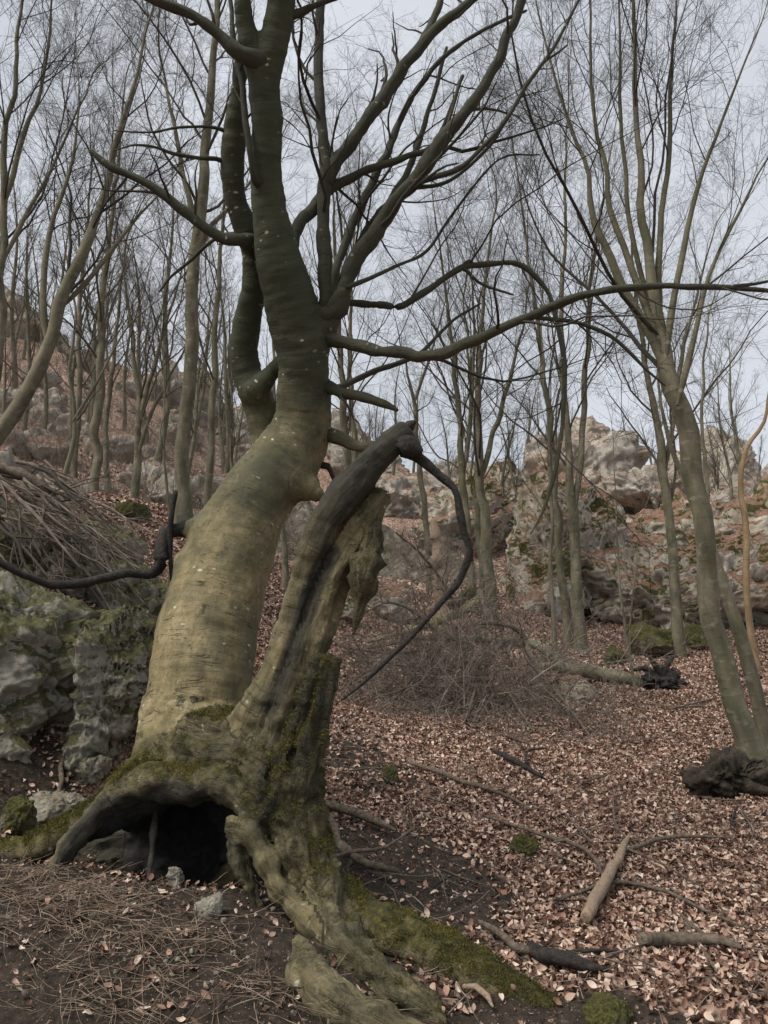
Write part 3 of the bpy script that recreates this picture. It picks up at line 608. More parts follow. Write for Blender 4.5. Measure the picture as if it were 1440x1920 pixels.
# moss sprigs standing on the mossy wood
mp = np.where((amo > .52) & (hn[:, 2] > .1) & (fbm(hv*9, 3, 71)+amo*1.2 > .75))[0]
def sprigs(pos, nrm, per, length, width, seed):
    r_ = np.random.default_rng(seed); p = np.repeat(pos, per, 0)+r_.normal(size=(len(pos)*per, 3))*.006; n = np.repeat(nrm, per, 0)+r_.normal(size=(len(p), 3))*.6
    n /= np.linalg.norm(n, axis=1, keepdims=True); s = np.cross(n, r_.normal(size=n.shape)); s /= np.linalg.norm(s, axis=1, keepdims=True); L = length*r_.uniform(.4, 1.3, (len(p), 1))
    v = np.stack([p-s*width, p+s*width, p+n*L], 1).reshape(-1, 3); return v, np.arange(len(v)).reshape(-1, 3)
if len(mp):
    v, f = sprigs(hv[mp], hn[mp], max(1, int(60000/len(mp))), .011, .0016, 3)
    tag(part('moss', v, f, M['moss'], beech), kind='stuff')

# limbs of the hero as tapered tubes
HL = []
def limb(name, lst, mat='limb', sides=14, label=None, step=.03, knob=.07, seed=None, shift=None, on=None):
    sh = (TY(lst[0][1])-4.0 if lst[0][0] < 660 and lst[0][1] < 1100 else .44 if lst[0][1] < 620 else 0.) if shift is None else shift
    lst = [(q[0], q[1], q[2], q[3]+sh) for q in lst]
    x0, y0 = lst[0][:2]
    if y0 < 1030 and x0 < 660 and not on and name != 'spike' and name != 'bark_slab':
        tx = float(np.interp(y0+14, [0, 80, 165, 250, 330, 410, 480, 560, 640, 720, 795, 856, 920, 1000], [527, 514, 499, 500, 499, 507, 521, 545, 564, 571, 566, 540, 490, 445]))
        lx = float(np.interp(y0+10, [20, 90, 168, 230, 300, 375, 435, 490, 550], [462, 455, 447, 442, 437, 441, 463, 478, 474]))
        a0 = (lx, y0+10, lst[0][2], TY(y0+10)+.2) if x0 < 480 and 200 < y0 < 470 else (tx, y0+14, lst[0][2]*1.1, TY(y0+14))
        lst = [a0, (lst[0][0], lst[0][1], lst[0][2]*1.25, (lst[0][3]*.6+a0[3]*.4))]+lst[1:]
    p, r = pix_path(lst); s = len(HL)*13+5 if seed is None else seed
    v, f, b = limb_tube(p, r, sides, step, s, knob); at = {'bark_co': ('FLOAT_VECTOR', b)}
    if mat == 'limb': mat = 'hero'; at['bark_co'] = ('FLOAT_VECTOR', b+s*.37); at.update({'grain': ('FLOAT', np.full(len(v), .25)), 'char_shade': ('FLOAT', np.full(len(v), .5)), 'moss': ('FLOAT', np.full(len(v), .04))})  # limbs are unburnt: dark bark with silhouette shade added to its colour
    elif mat == 'hero': at.update({'grain': ('FLOAT', np.ones(len(v))), 'moss': ('FLOAT', np.full(len(v), .5))})
    o = part(name, v, f, M[mat], beech, at)
    if on: o.parent = on
    if label: o['label'] = label
    HL.append(smooth_path(p, r, .12)); return o
limbA = limb('limb', [(612,620,34,3.98),(610,570,26,3.96),(607,500,25,3.94),(606,400,24,3.92),(612,330,25,3.9),(605,250,21,3.9),(597,150,18,3.9),(598,50,16,3.9),(604,-20,15,3.9),(612,-150,12,3.9)])
limb('limb', [(612,345,20,3.9),(626,308,24,3.9),(665,262,24,3.88),(720,180,25,3.86),(770,110,22,3.84),(815,55,19,3.82),(885,0,15,3.8),(960,-70,10,3.8)], shift=.49, on=limbA)
limb('limb', [(715,190,14,3.86),(745,140,15,3.9),(790,80,14,3.95),(822,15,12,4.0),(835,-40,10,4.0)], shift=.49, on=limbA)
limbB = limb('limb', [(628,590,32,3.97),(642,555,30,3.96),(656,510,29,3.95),(682,463,30,3.94),(722,408,29,3.92),(765,350,28,3.9),(800,302,27,3.88),(832,258,24,3.86),(872,213,21,3.84),(905,165,19,3.82),(935,113,19,3.8),(952,65,16,3.78),(976,5,15,3.76),(1000,-90,11,3.74)], label='thick dark limb sweeping up from the crotch')
limbC = limb('limb', [(600,640,30,3.98),(640,642,22,3.9),(690,655,21,3.8),(740,663,21,3.72),(795,668,22,3.65),(850,655,20,3.58),(920,625,18,3.5),(1000,590,17,3.42),(1055,568,15,3.38),(1110,550,14,3.34),(1180,540,13,3.3),(1260,537,12,3.26),(1340,537,11,3.22),(1440,546,8,3.2),(1560,560,5,3.2)], label='long dark limb reaching out level to the side')
limb('branch', [(990,596,8,3.42),(1030,598,8,3.42),(1080,605,7,3.42),(1130,622,7,3.42),(1165,645,7,3.42),(1210,692,6,3.42),(1245,722,4,3.42)], sides=8, shift=.52, on=limbC)
limb('branch', [(1375,537,8,3.2),(1410,533,7,3.2),(1450,525,5,3.2)], sides=6, shift=.52, on=limbC)
limbD = limb('branch', [(625,590,20,4.0),(648,569,14,4.05),(700,572,13,4.1),(745,575,13,4.1),(790,552,13,4.1),(830,522,12,4.1),(870,498,12,4.1),(920,496,11,4.1),(964,493,11,4.1),(996,513,10,4.1),(1024,542,9,4.1),(1036,575,9,4.1),(1046,615,9,4.1),(1058,678,10,4.1),(1057,744,9,4.1),(1053,811,8,4.1),(1040,891,7,4.1),(1018,958,6,4.1),(995,1000,3,4.1)], sides=10, label='thin branch that arches over and hangs far down')
limb('branch', [(868,503,7,4.1),(905,533,6,4.1),(960,552,4,4.1)], sides=6, on=limbD)
limb('branch', [(862,504,7,4.1),(874,492,8,4.1),(880,488,5,4.1)], sides=6, on=limbD)
limb('limb', [(530,490,34,4.05),(552,440,24,4.1),(575,400,21,4.12),(600,372,20,4.15),(632,345,17,4.15),(680,322,14,4.15),(722,309,13,4.15),(765,290,12,4.15),(800,281,9,4.15),(830,240,7,4.15),(866,145,6,4.15)])
limb('limb', [(600,640,24,4.15),(612,560,20,4.2),(634,490,17,4.25),(665,415,17,4.3),(702,330,16,4.35),(722,295,15,4.35),(745,240,13,4.4),(775,180,11,4.4),(830,110,9,4.4),(900,60,7,4.4),(985,20,5,4.4)])
limb('limb', [(585,640,20,4.15),(640,520,14,4.3),(690,430,13,4.35),(760,330,12,4.4),(790,250,10,4.4),(815,170,8,4.4),(838,90,6,4.4)])
limb('branch', [(770,345,14,3.88),(850,322,10,3.86),(895,287,9,3.84),(945,230,8,3.82),(985,165,8,3.8),(1040,85,7,3.78),(1088,-5,5,3.76)], sides=8, on=limbB)
limb('branch', [(765,355,9,3.95),(840,340,7,4.0),(920,270,6,4.0),(1000,140,5,4.0),(1062,85,4,4.0)], sides=8, on=limbB)
limb('branch', [(830,262,10,3.86),(842,225,7,3.87),(860,160,6,3.88),(867,142,7,3.88)], sides=8, on=limbB)
limb('branch', [(650,540,10,3.96),(740,500,7,4.05),(800,470,6,4.1),(850,400,5,4.1),(935,300,4,4.1),(1010,290,3,4.1)], sides=7, on=limbB)
limb('limb', [(495,120,30,3.96),(455,100,26,3.92),(420,72,22,3.9),(385,45,21,3.88),(345,20,20,3.86),(290,0,18,3.84),(220,-30,14,3.82)])
limb('branch', [(482,340,14,3.87),(470,290,12,3.85),(462,230,12,3.83),(452,150,12,3.82),(440,90,11,3.8),(434,20,10,3.8),(428,-80,8,3.8)], sides=10)
limb('dead_branch', [(478,462,34,4.02),(450,450,22,3.98),(410,443,19,3.95),(375,421,18,3.92),(340,393,18,3.9),(305,365,17,3.88),(272,341,16,3.86),(245,328,14,3.85),(205,312,13,3.83),(170,283,9,3.82)], label='bare broken branch pointing up from the twin stem')
limb('branch', [(425,306,10,4.18),(405,299,8,4.15),(380,297,8,4.12),(325,288,7,4.1),(295,277,6,4.08),(255,272,4,4.05),(215,282,2.5,4.05)], sides=7)
limb('branch', [(432,248,8,4.18),(390,238,6,4.15),(340,238,5,4.1),(280,248,4,4.1),(215,245,2.5,4.1)], sides=7)
limb('branch', [(440,440,10,4.3),(400,450,8,4.35),(360,485,7,4.4),(320,520,5,4.4),(300,545,4,4.4)], sides=7)
limb('branch', [(548,30,14,4.0),(590,10,11,4.0),(640,-10,9,4.0)], sides=8)
limb('broken_branch', [(600,725,24,3.98),(640,735,20,3.92),(680,745,18,3.88),(720,757,16,3.84),(744,769,7,3.82)], label='short broken branch with a splintered tip')
limb('broken_branch', [(600,812,28,4.0),(640,823,24,3.95),(672,836,21,3.9),(705,838,20,3.82),(735,836,16,3.72)])
limb('branch', [(600,870,12,4.0),(618,882,9,3.98),(628,905,6,3.97),(630,918,3,3.97)], 'burnt', sides=7)
limb('branch', [(600,740,16,4.15),(650,720,12,4.25),(700,697,11,4.3),(740,683,10,4.3),(790,660,8,4.35),(850,600,6,4.4),(900,570,4,4.4)], sides=8)
limb('dead_branch', [(365,990,32,3.97),(335,990,27,3.94),(313,997,27,3.92),(303,1025,26,3.9),(301,1058,26,3.88),(288,1075,20,3.87),(250,1077,17,3.85),(190,1087,17,3.8),(140,1096,16,3.74),(90,1094,15,3.68),(40,1076,14,3.6),(0,1053,13,3.55),(-90,1010,10,3.45)], 'burnt', label='charred crooked branch bending down and out over the outcrop')
limb('spike', [(329,920,9,3.9),(318,990,11,3.9),(320,1050,9,3.9),(323,1103,6,3.9)], 'burnt', sides=7, shift=.59)
limb('bark_slab', [(700,965,30,3.72),(694,1010,42,3.7),(684,1060,42,3.69),(676,1110,36,3.68),(670,1150,24,3.68),(663,1186,7,3.68)], 'hero', sides=16, knob=.25, label='mossy slab of bark dangling from the split dead stem')
hang = limb('dead_branch', [(755,845,24,3.66),(790,862,18,3.64),(825,893,14,3.62),(853,915,14,3.6),(862,955,14,3.6),(870,1000,13,3.6),(880,1035,14,3.6),(860,1088,12,3.6),(817,1140,11,3.6),(770,1195,10,3.6),(722,1243,8,3.6),(680,1282,6,3.6),(642,1312,3,3.6)], 'burnt', label='long charred branch hanging from the broken stem end')
limb('branch', [(878,1030,6,3.6),(886,1050,5,3.6),(870,1062,4,3.6)], 'burnt', sides=6, on=hang)
limb('root', [(293,1520,14,3.95),(286,1590,11,3.85),(279,1635,10,3.75),(281,1660,5,3.7)], 'burnt', sides=8, knob=.2, label='snapped root hanging inside the hollow')
limb('knob', [(740,830,30,3.62),(768,838,30,3.6),(785,848,16,3.6)], 'burnt', sides=12, knob=.3)
limb('knob', [(752,815,36,3.66),(768,800,22,3.66),(776,793,10,3.66)], 'burnt', sides=12, knob=.3)

# ------------------------------------------------------------------ growing twigs
def sample_children(Pt, Rd, m, tmin, ang, angsd, lenf, rf, r_, up=.0, tmax=1.):
    N, K, _ = Pt.shape; t = tmin+(tmax-tmin)*((np.arange(m)[None]+r_.uniform(0, 1, (N, m)))/m); x = t*(K-1); i = np.minimum(x.astype(int), K-2); f = (x-i)[..., None]
    n = np.arange(N)[:, None]; pos = Pt[n, i]*(1-f)+Pt[n, i+1]*f; T = Pt[n, i+1]-Pt[n, i]; T = T/(np.linalg.norm(T, axis=2, keepdims=True)+1e-9)
    rd = Rd[n, i]*(1-f[..., 0])+Rd[n, i+1]*f[..., 0]
    az = r_.normal(size=T.shape); az[..., 2] += up; az -= (az*T).sum(2, keepdims=True)*T; az /= np.linalg.norm(az, axis=2, keepdims=True)+1e-9
    a = np.radians(r_.normal(ang, angsd, t.shape))[..., None]; D = T*np.cos(a)+az*np.sin(a)
    L = np.linalg.norm(np.diff(Pt, axis=1), axis=2).sum(1)[:, None]*lenf*(1.15-.65*t)*r_.uniform(.55, 1.3, t.shape)
    return pos.reshape(-1, 3), D.reshape(-1, 3), L.ravel(), (rd*rf).ravel()
def extend(pos, D, L, rad, K, wig, trop, r_, end=.35, rmin=.0011):
    out = [pos]; d = D.copy(); st = (L/(K-1))[:, None]; bend = r_.normal(size=d.shape)*wig*.5
    for k in range(K-1):
        d = d+r_.normal(size=d.shape)*wig+bend*.3; d[:, 2] += trop; d /= np.linalg.norm(d, axis=1, keepdims=True); pos = pos+d*st; out.append(pos)
    t = np.linspace(0, 1, K)[None]; return np.stack(out, 1), np.maximum(rad[:, None]*(1-(1-end)*t), rmin)
def resample(p, r, K):
    s = np.concatenate([[0], np.cumsum(np.linalg.norm(np.diff(p, axis=0), axis=1))]); x = np.linspace(0, s[-1], K)
    return np.stack([np.interp(x, s, p[:, k]) for k in range(3)], -1), np.interp(x, s, r)
def crown(paths, spec, seed, rmin=.0012):
    """paths: list of (pts, rad); spec: per level (children, tmin, angle, sd, length factor, radius factor, K, wiggle, tropism, sides)"""
    r_ = np.random.default_rng(seed); q = [resample(p, r, 70) for p, r in paths]; Pt = np.stack([x[0] for x in q]); Rd = np.stack([x[1] for x in q]); out = []
    for (m, tmin, ang, sd, lf, rf, K, wig, trop, sides) in spec:
        c = sample_children(Pt, Rd, m, tmin, ang, sd, lf, rf, r_, up=.25); Pt, Rd = extend(*c, K, wig, trop, r_, rmin=rmin); out.append(tubes(Pt, Rd, sides))
    return out
def scatter(name, pts, rot, scl, kinds, objs, label=None, cat=None, parent=None):
    m = mesh_of(name, pts, np.zeros((0, 4), int)); 
    for an, ty, d in (('rot', 'FLOAT_VECTOR', rot), ('scl', 'FLOAT', scl), ('kind_index', 'INT', kinds)):
        a_ = m.attributes.new(an, ty, 'POINT'); a_.data.foreach_set('vector' if ty == 'FLOAT_VECTOR' else 'value', np.asarray(d, np.float32 if ty != 'INT' else np.int32).ravel())
    o = link(name, m, parent); tag(o, label, cat, None, 'stuff')
    g = bpy.data.node_groups.new(name, 'GeometryNodeTree'); g.interface.new_socket('Geometry', in_out='INPUT', socket_type='NodeSocketGeometry'); g.interface.new_socket('Geometry', in_out='OUTPUT', socket_type='NodeSocketGeometry')
    N = g.nodes.new; gi, go = N('NodeGroupInput'), N('NodeGroupOutput'); iop = N('GeometryNodeInstanceOnPoints'); jn = N('GeometryNodeJoinGeometry')
    for ob in reversed(objs):
        oi = N('GeometryNodeObjectInfo'); oi.inputs['Object'].default_value = ob; oi.inputs['As Instance'].default_value = True; g.links.new(oi.outputs['Geometry'], jn.inputs[0])
    def na(n_, ty): x = N('GeometryNodeInputNamedAttribute'); x.data_type = ty; x.inputs[0].default_value = n_; return x.outputs[0]
    g.links.new(gi.outputs[0], iop.inputs['Points']); g.links.new(jn.outputs[0], iop.inputs['Instance']); iop.inputs['Pick Instance'].default_value = True
    g.links.new(na('kind_index', 'INT'), iop.inputs['Instance Index']); g.links.new(na('rot', 'FLOAT_VECTOR'), iop.inputs['Rotation']); g.links.new(na('scl', 'FLOAT'), iop.inputs['Scale'])
    g.links.new(iop.outputs[0], go.inputs[0]); md = o.modifiers.new('scatter', 'NODES'); md.node_group = g
    return o

def spray_mesh(seed, mat, fat=1.):                    # a twig with its side twigs, one unit long, pointing along +X
    r_ = np.random.default_rng(seed); one = np.zeros((1, 3)); d = np.array([[1., 0, 0]])
    A, Ra = extend(one, d, np.array([1.]), np.array([.0050]), 8, .12, 0, r_, .35, .0014)
    c = sample_children(A, Ra, 8, .12, 42, 14, .55, .65, r_); B, Rb = extend(*c, 5, .14, 0, r_, .4, .0013)
    c = sample_children(B, Rb, 3, .15, 42, 16, .55, .7, r_); C, Rc = extend(*c, 4, .15, 0, r_, .5, .0011)
    v, f, b = cat_tubes([tubes(A, Ra*fat, 4), tubes(B, Rb*fat, 3), tubes(C, Rc*fat, 3)]); return mesh_of('twig_spray', v, f, True, mat)
SPRAYS = {k: [bpy.data.objects.new('twig_spray', spray_mesh(900+q, M[k])) for q in range(5)] for k in ('twig', 'fartwig', 'brush')}
SPRAYS['tangle'] = [bpy.data.objects.new('twig_spray', spray_mesh(950+q, M['tangle' if q % 2 else 'brush'], 1.5)) for q in range(5)]
def spray_on(parent, Pt, Rd, per, tmin, ang, lenf, seed, mat, lmin=.25, lmax=1.1, up=.25, name='twigs', droop=0., host=None):
    lmin = min(lmin, .16)
    r_ = np.random.default_rng(seed); p, D, L, rr_ = sample_children(Pt, Rd, per, tmin, ang, 13, lenf, 1, r_, up=up)
    tp = Pt[:, -1]; td = Pt[:, -1]-Pt[:, -2]; td /= np.linalg.norm(td, axis=1, keepdims=True); tl = np.linalg.norm(np.diff(Pt, axis=1), axis=2).sum(1)*lenf*.9   # one at every tip
    p = np.concatenate([p, tp]); D = np.concatenate([D, td]); L = np.clip(np.concatenate([L, tl]), lmin, lmax); D[:, 2] += droop; D /= np.linalg.norm(D, axis=1, keepdims=True)
    rot = np.stack([r_.uniform(0, 6.28, len(p)), -np.arcsin(np.clip(D[:, 2], -1, 1)), np.arctan2(D[:, 1], D[:, 0])], -1)
    return scatter(name, p-np.array(parent.location), rot, L, r_.integers(0, 5, len(p)), SPRAYS[mat], parent=host or parent)
def crown_levels(paths, spec_, seed, rmin):
    r_ = np.random.default_rng(seed); q = [resample(p, r, 70) for p, r in paths]; Pt = np.stack([x[0] for x in q]); Rd = np.stack([x[1] for x in q]); out = []
    for (m, tmin, ang, sd, lf, rf, K, wig, trop, sides) in spec_:
        c = sample_children(Pt, Rd, m, tmin, ang, sd, lf, rf, r_, up=.25, tmax=.93); keep = c[2] > .22; c = tuple(x[keep] for x in c); Pt, Rd = extend(*c, K, wig*1.35, trop, r_, .28, rmin); out.append((Pt, Rd, sides))
    return out

lv = crown_levels(HL[:25], [(6, .2, 40, 12, .36, .36, 9, .13, .05, 5), (5, .15, 40, 14, .5, .5, 6, .15, .03, 4)], 5, .0014)
v, f, b = cat_tubes([tubes(*q) for q in lv]); hcr = part('crown', v, f, M['twig'], beech)
for q, (pt, rd, _s2) in enumerate(lv): spray_on(beech, pt, rd, (3, 3)[q], .25, 38, .5, 50+q, 'twig', .2, .7, host=hcr)

# ------------------------------------------------------------------ standing forest trees
BS = [(20, .26, 32, 10, .34, .32, 12, .085, .055, 6), (9, .15, 36, 12, .45, .45, 8, .12, .035, 4), (6, .12, 36, 12, .46, .55, 5, .13, .02, 3), (4, .1, 38, 14, .5, .6, 3, .17, .02, 3)]
def spec(base=BS, **k):
    s = [list(x) for x in base]
    for i in range(len(s)):
        if 'm' in k and i < len(k['m']): s[i][0] = k['m'][i]
    if 'tmin' in k: s[0][1] = k['tmin']
    if 'ang' in k: s[0][2] = k['ang']
    if 'len' in k: s[0][4] = k['len']
    return s[:k.get('levels', 4)]
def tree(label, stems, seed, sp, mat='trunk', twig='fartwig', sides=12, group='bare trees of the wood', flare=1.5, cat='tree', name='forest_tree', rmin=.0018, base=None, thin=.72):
    """stems: pixel paths [(px,py,w[,Y])...]; the first runs from the ground up"""
    paths = []
    for k, s in enumerate(stems):
        p, r = pix_path(s); p, r = smooth_path(p, r*thin, .18)
        if k: r = r*np.interp(np.arange(len(r))/len(r), [0, .1], [.4, 1])
        if k == 0:
            b = p[0].copy(); gzv = g1(b[0], b[1])
            if p[0][2] > gzv-.12: p = np.concatenate([[[b[0], b[1], gzv-.15]], p]); r = np.concatenate([[r[0]], r])
            h = np.clip(p[:, 2]-gzv, 0, 9); r = r*(1+(flare-1)*np.exp(-h/.22)); root = (b[0], b[1], gzv)
        ext = extend(p[-1:], ((p[-1]-p[-3])/np.linalg.norm(p[-1]-p[-3]))[None], np.array([min(3.5, max(1.2, r[-1]*90))]), r[-1:], 12, .10, .03, np.random.default_rng(seed+k), .05, .002)
        n_ = len(r); r = r*np.interp(np.arange(n_)/n_, [0, .45, 1], [1, 1, .72]); p = np.concatenate([p, ext[0][0, 1:]]); r = np.concatenate([r, ext[1][0, 1:]*.72])
        q = p*2.3; wob = np.stack([vn(q, seed), vn(q, seed+1), 0*r], -1)*(r[:, None]*.5+.022); p = p+wob*sm(np.arange(len(r)), 0, 8)[:, None]
        paths.append((p, r))
    e = empty(name, root, label, cat, group)
    for k, (p, r) in enumerate(paths):
        v, f, b = tubes(p[None], r[None], sides)
        nrm = v-np.repeat(p, sides, 0); v = v+nrm*(.10*fbm(v*np.array([6, 6, 2.5]), 3, seed))[:, None]
        part('trunk' if k == 0 else 'stem', v, f, M[mat], e, {'bark_co': ('FLOAT_VECTOR', b+seed)})
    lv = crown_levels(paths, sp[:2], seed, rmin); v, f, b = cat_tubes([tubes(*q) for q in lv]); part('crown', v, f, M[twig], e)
    cro = [c_ for c_ in e.children if c_.name.startswith('crown')][0]
    if len(sp) > 2:
        spray_on(e, lv[1][0], lv[1][1], max(2, int(sp[2][0]*.6)), .12, 38, .55, seed+1, twig, .3, 1.3, host=cro)
        spray_on(e, lv[0][0], lv[0][1], 2, .2, 40, .22, seed+2, twig, .3, 1.3, host=cro)
    return e
# right: the leaning many-stemmed beech
tree('tall leaning beech whose trunk divides into many steep stems, beside the dark stump', [
    [(1428,1475,60,7.1),(1398,1370,56),(1368,1270,54),(1345,1160,52),(1325,1050,50),(1305,920,50),(1285,810,50),(1262,730,48),(1240,650,40),(1222,570,30),(1210,480,24),(1203,380,20),(1197,260,17),(1190,120,13),(1184,-40,9),(1180,-250,4)],
    [(1262,735,34,7.1),(1225,640,27),(1180,560,24),(1145,485,20),(1118,420,16),(1100,330,12),(1060,200,9),(1020,60,6),(990,-80,3)],
    [(1242,660,26,7.1),(1210,575,20),(1168,460,16),(1140,360,13),(1122,260,11),(1112,120,9),(1105,-60,5)],
    [(1240,640,24,7.15),(1232,520,18),(1240,400,15),(1255,280,12),(1262,130,9),(1270,-60,5)],
    [(1250,670,22,7.05),(1262,560,17),(1290,430,14),(1320,320,11),(1370,190,8),(1420,60,5)],
    [(1270,760,22,7.0),(1300,640,14),(1330,520,11),(1370,430,9),(1420,330,6),(1470,250,4)],
    [(1225,590,18,7.2),(1190,470,13),(1170,330,11),(1166,180,8),(1160,0,6),(1155,-150,3)]],
    301, spec(m=(12, 8, 5, 4), tmin=.34, len=.30), sides=18, twig='twig', name='beech_tree', group=None, rmin=.0013)
tree('slender pale companion trunk close behind the leaning many-stemmed beech', [[(1440,1400,34,7.9),(1400,1240,34),(1358,1120,30),(1322,1010,24),(1285,900,18),(1252,800,12),(1235,720,8),(1228,600,5)]], 302, spec(m=(5, 5, 4, 3), tmin=.5, len=.2), group=None)
Y = 15.5
tree('straight grey trunk forking into two stems at the foot of the cliff', [[(1090,1222,32,15.5),(1083,1100,28),(1076,980,27),(1068,900,20),(1062,800,17),(1056,700,15),(1052,600,13),(1058,450,10),(1062,300,7),(1066,150,4)], [(1077,975,20,15.5),(1086,880,17),(1094,760,16),(1100,650,14),(1108,520,10),(1130,380,7),(1150,260,4)]], 303, spec(m=(15, 8, 5, 4)))
tree('thinner unforked grey trunk standing beside the forked trunk by the cliff', [[(1066,1195,24,16.),(1052,1060,21),(1042,940,19),(1033,820,16),(1018,700,14),(1005,580,11),(985,440,8),(965,300,5)]], 304, spec(m=(20, 8, 5, 4)))
tree('pencil thin sapling in front of the cliff', [[(1040,1215,13,14.),(1036,1080,11),(1032,950,9),(1026,820,7),(1020,680,5),(1015,560,3)]], 305, spec(m=(9, 6, 5, 3), len=.22))
tree('straight trunk before the lower cliff with a dark knot', [[(1272,1205,30,15.),(1264,1080,27),(1252,960,24),(1240,860,21),(1222,740,17),(1205,640,14),(1190,520,10),(1178,400,6)], [(1245,900,14,15.),(1262,780,12),(1280,660,10),(1310,540,7),(1340,430,4)]], 306, spec(m=(15, 8, 5, 4)))
tree('slim trunk by the mossy stones under the leaning beech', [[(1350,1275,20,12.5),(1340,1150,18),(1330,1030,15),(1322,900,12),(1318,760,9),(1325,620,6)]], 307, spec(m=(8, 6, 5, 3), tmin=.45))
tree('crooked tan sapling standing clear at the edge of the wood', [[(1418,1252,20,13.),(1404,1140,18),(1396,1020,16),(1390,900,14),(1404,840,13),(1432,790,11),(1452,700,9),(1470,600,6)]], 308, spec(m=(5, 5, 4, 3), tmin=.55, len=.2), mat='tan', group=None)
tree('stout member of the slim stem cluster behind the fallen tree', [[(922,1172,34,17.5),(912,1060,30),(905,950,26),(900,850,22),(896,740,18),(900,620,14),(915,500,10),(930,380,6)], [(903,900,16,17.5),(935,780,13),(965,680,10),(985,590,6)]], 309, spec(m=(16, 8, 5, 4)))
tree('twin stemmed member of the slim cluster nearest the pale snag', [[(888,1120,24,18.5),(876,1000,22),(868,880,19),(858,760,15),(846,640,12),(832,520,8),(815,400,5)], [(870,890,14,18.5),(884,760,12),(890,640,9),(885,500,5)]], 310, spec(m=(15, 8, 5, 4)))
tree('thin curving stem at the back of the slim cluster', [[(905,1090,16,20.),(898,960,14),(893,840,12),(882,700,9),(870,560,6)]], 311, spec(m=(9, 7, 5, 3)))
tree('single pole tree with a wide forked crown above the gully', [[(806,1070,17,21.),(797,970,16),(788,880,15),(779,800,13),(774,750,11),(762,690,7),(745,620,4)], [(775,760,9,21.),(795,700,8),(815,640,6),(835,560,4)]], 312, spec(m=(6, 5, 5, 3), tmin=.5, len=.25))
tree('straight grey pole trunk between the leaning beech and its broken stub', [[(655,960,20,19.),(650,860,19),(643,760,18),(637,660,15),(632,540,12),(628,420,8),(622,300,5)]], 313, spec(m=(20, 8, 5, 4)))
tree('second grey pole trunk behind the broken stub', [[(678,960,16,22.),(668,860,15),(658,760,13),(655,650,11),(660,520,8),(668,400,5)]], 314, spec(m=(10, 7, 5, 3)))
tree('short lit trunk between the leaning trunk and the dead stems', [[(536,1075,16,14.),(530,980,15),(522,850,13),(515,700,10),(510,550,7)]], 315, spec(m=(8, 6, 5, 3)))
# left
tree('thickest straight grey trunk on the leaf bank above the outcrop', [[(345,985,40,11.5),(344,900,37),(346,800,36),(352,700,36),(361,570,34),(372,430,31),(384,300,27),(394,180,23),(402,70,20),(410,-40,16),(418,-180,9)], [(365,480,18,11.6),(400,420,13),(440,380,9),(500,300,6)], [(370,440,16,11.4),(345,330,12),(320,200,9),(295,60,6)]], 316, spec(m=(16, 8, 5, 4), tmin=.35), sides=16, twig='twig')
tree('slim trunk between the thick grey trunk and the leaning beech', [[(388,950,20,14.5),(394,850,18),(400,740,17),(405,620,15),(412,500,12),(420,360,8),(425,200,5)]], 317, spec(m=(20, 8, 5, 4)))
tree('pale straight trunk above the brush heap', [[(176,992,26,14.),(180,880,24),(183,760,23),(186,640,21),(196,520,17),(210,400,13),(222,280,9),(235,150,5)]], 318, spec(m=(20, 8, 5, 4)))
tree('low forking double trunk on the leaf bank', [[(252,945,24,17.),(257,860,21),(262,780,17),(254,700,14),(242,600,10),(225,480,6)], [(260,800,15,17.),(278,720,13),(300,640,10),(330,540,7)], [(256,860,15,17.),(275,800,12),(300,740,10),(345,660,7)]], 319, spec(m=(14, 8, 5, 4)))
tree('green stained tree leaning in over the brush heap', [[(-70,900,46,8.),(0,812,40),(48,735,36),(88,660,34),(112,570,32),(145,500,28),(185,400,22),(215,290,17),(250,170,12),(280,40,8)], [(92,660,22,8.),(80,560,18),(96,440,14),(130,330,10),(150,200,6)], [(112,580,16,8.1),(170,520,12),(240,430,9),(310,350,5)]], 320, spec(m=(15, 8, 5, 4), tmin=.3, len=.3), sides=16, twig='twig', flare=1.1, group=None)
tree('bare tree with many thin stems beyond the mossy outcrop', [[(-60,1000,30,9.5),(-30,850,26),(-5,650,24),(5,450,20),(10,280,17),(30,130,13),(45,-20,9)], [(2,400,16,9.5),(40,280,13),(75,170,10),(95,60,8),(105,-60,5)], [(0,500,14,9.5),(60,380,11),(110,280,8),(170,150,5)]], 321, spec(m=(16, 8, 5, 4), tmin=.3), sides=14, twig='twig', flare=1.1, group=None)
tree('dark slim tree behind the green stained leaning tree', [[(135,960,18,18.),(140,850,16),(150,730,14),(148,600,12),(160,460,9),(172,320,6)]], 322, spec(m=(20, 8, 5, 4)))
tree('thin trunk rising beside the pale straight trunk', [[(205,950,16,20.),(200,850,15),(206,740,13),(220,600,10),(236,450,6)]], 323, spec(m=(12, 7, 6, 3)))
tree('dark crooked sapling between brush heap and pale trunk', [[(110,985,14,10.5),(120,900,13),(138,820,12),(132,720,10),(140,600,8),(125,480,5)], [(136,790,9,10.5),(180,720,7),(235,620,5),(300,560,3)]], 324, spec(m=(8, 6, 5, 3), len=.24), twig='twig')
tree('hair thin sapling in front of the thick grey trunk', [[(322,1010,7,9.),(312,900,7),(305,830,6),(307,740,5),(302,640,4),(310,520,3)], [(305,832,5,9.),(270,790,4),(235,740,3),(195,690,2)]], 325, spec(m=(5, 5, 4), levels=3, tmin=.3, len=.24), twig='twig', sides=7)
tree('hair thin sapling rising from the leaves by the fallen trunk', [[(1190,1285,7,11.),(1172,1180,7),(1160,1080,6),(1155,960,4),(1150,860,3)], [(1190,1285,6,11.),(1180,1210,5),(1185,1120,4),(1195,1010,3)]], 326, spec(m=(5, 5, 4), levels=3, tmin=.2, len=.22), twig='twig', sides=7, flare=1.)

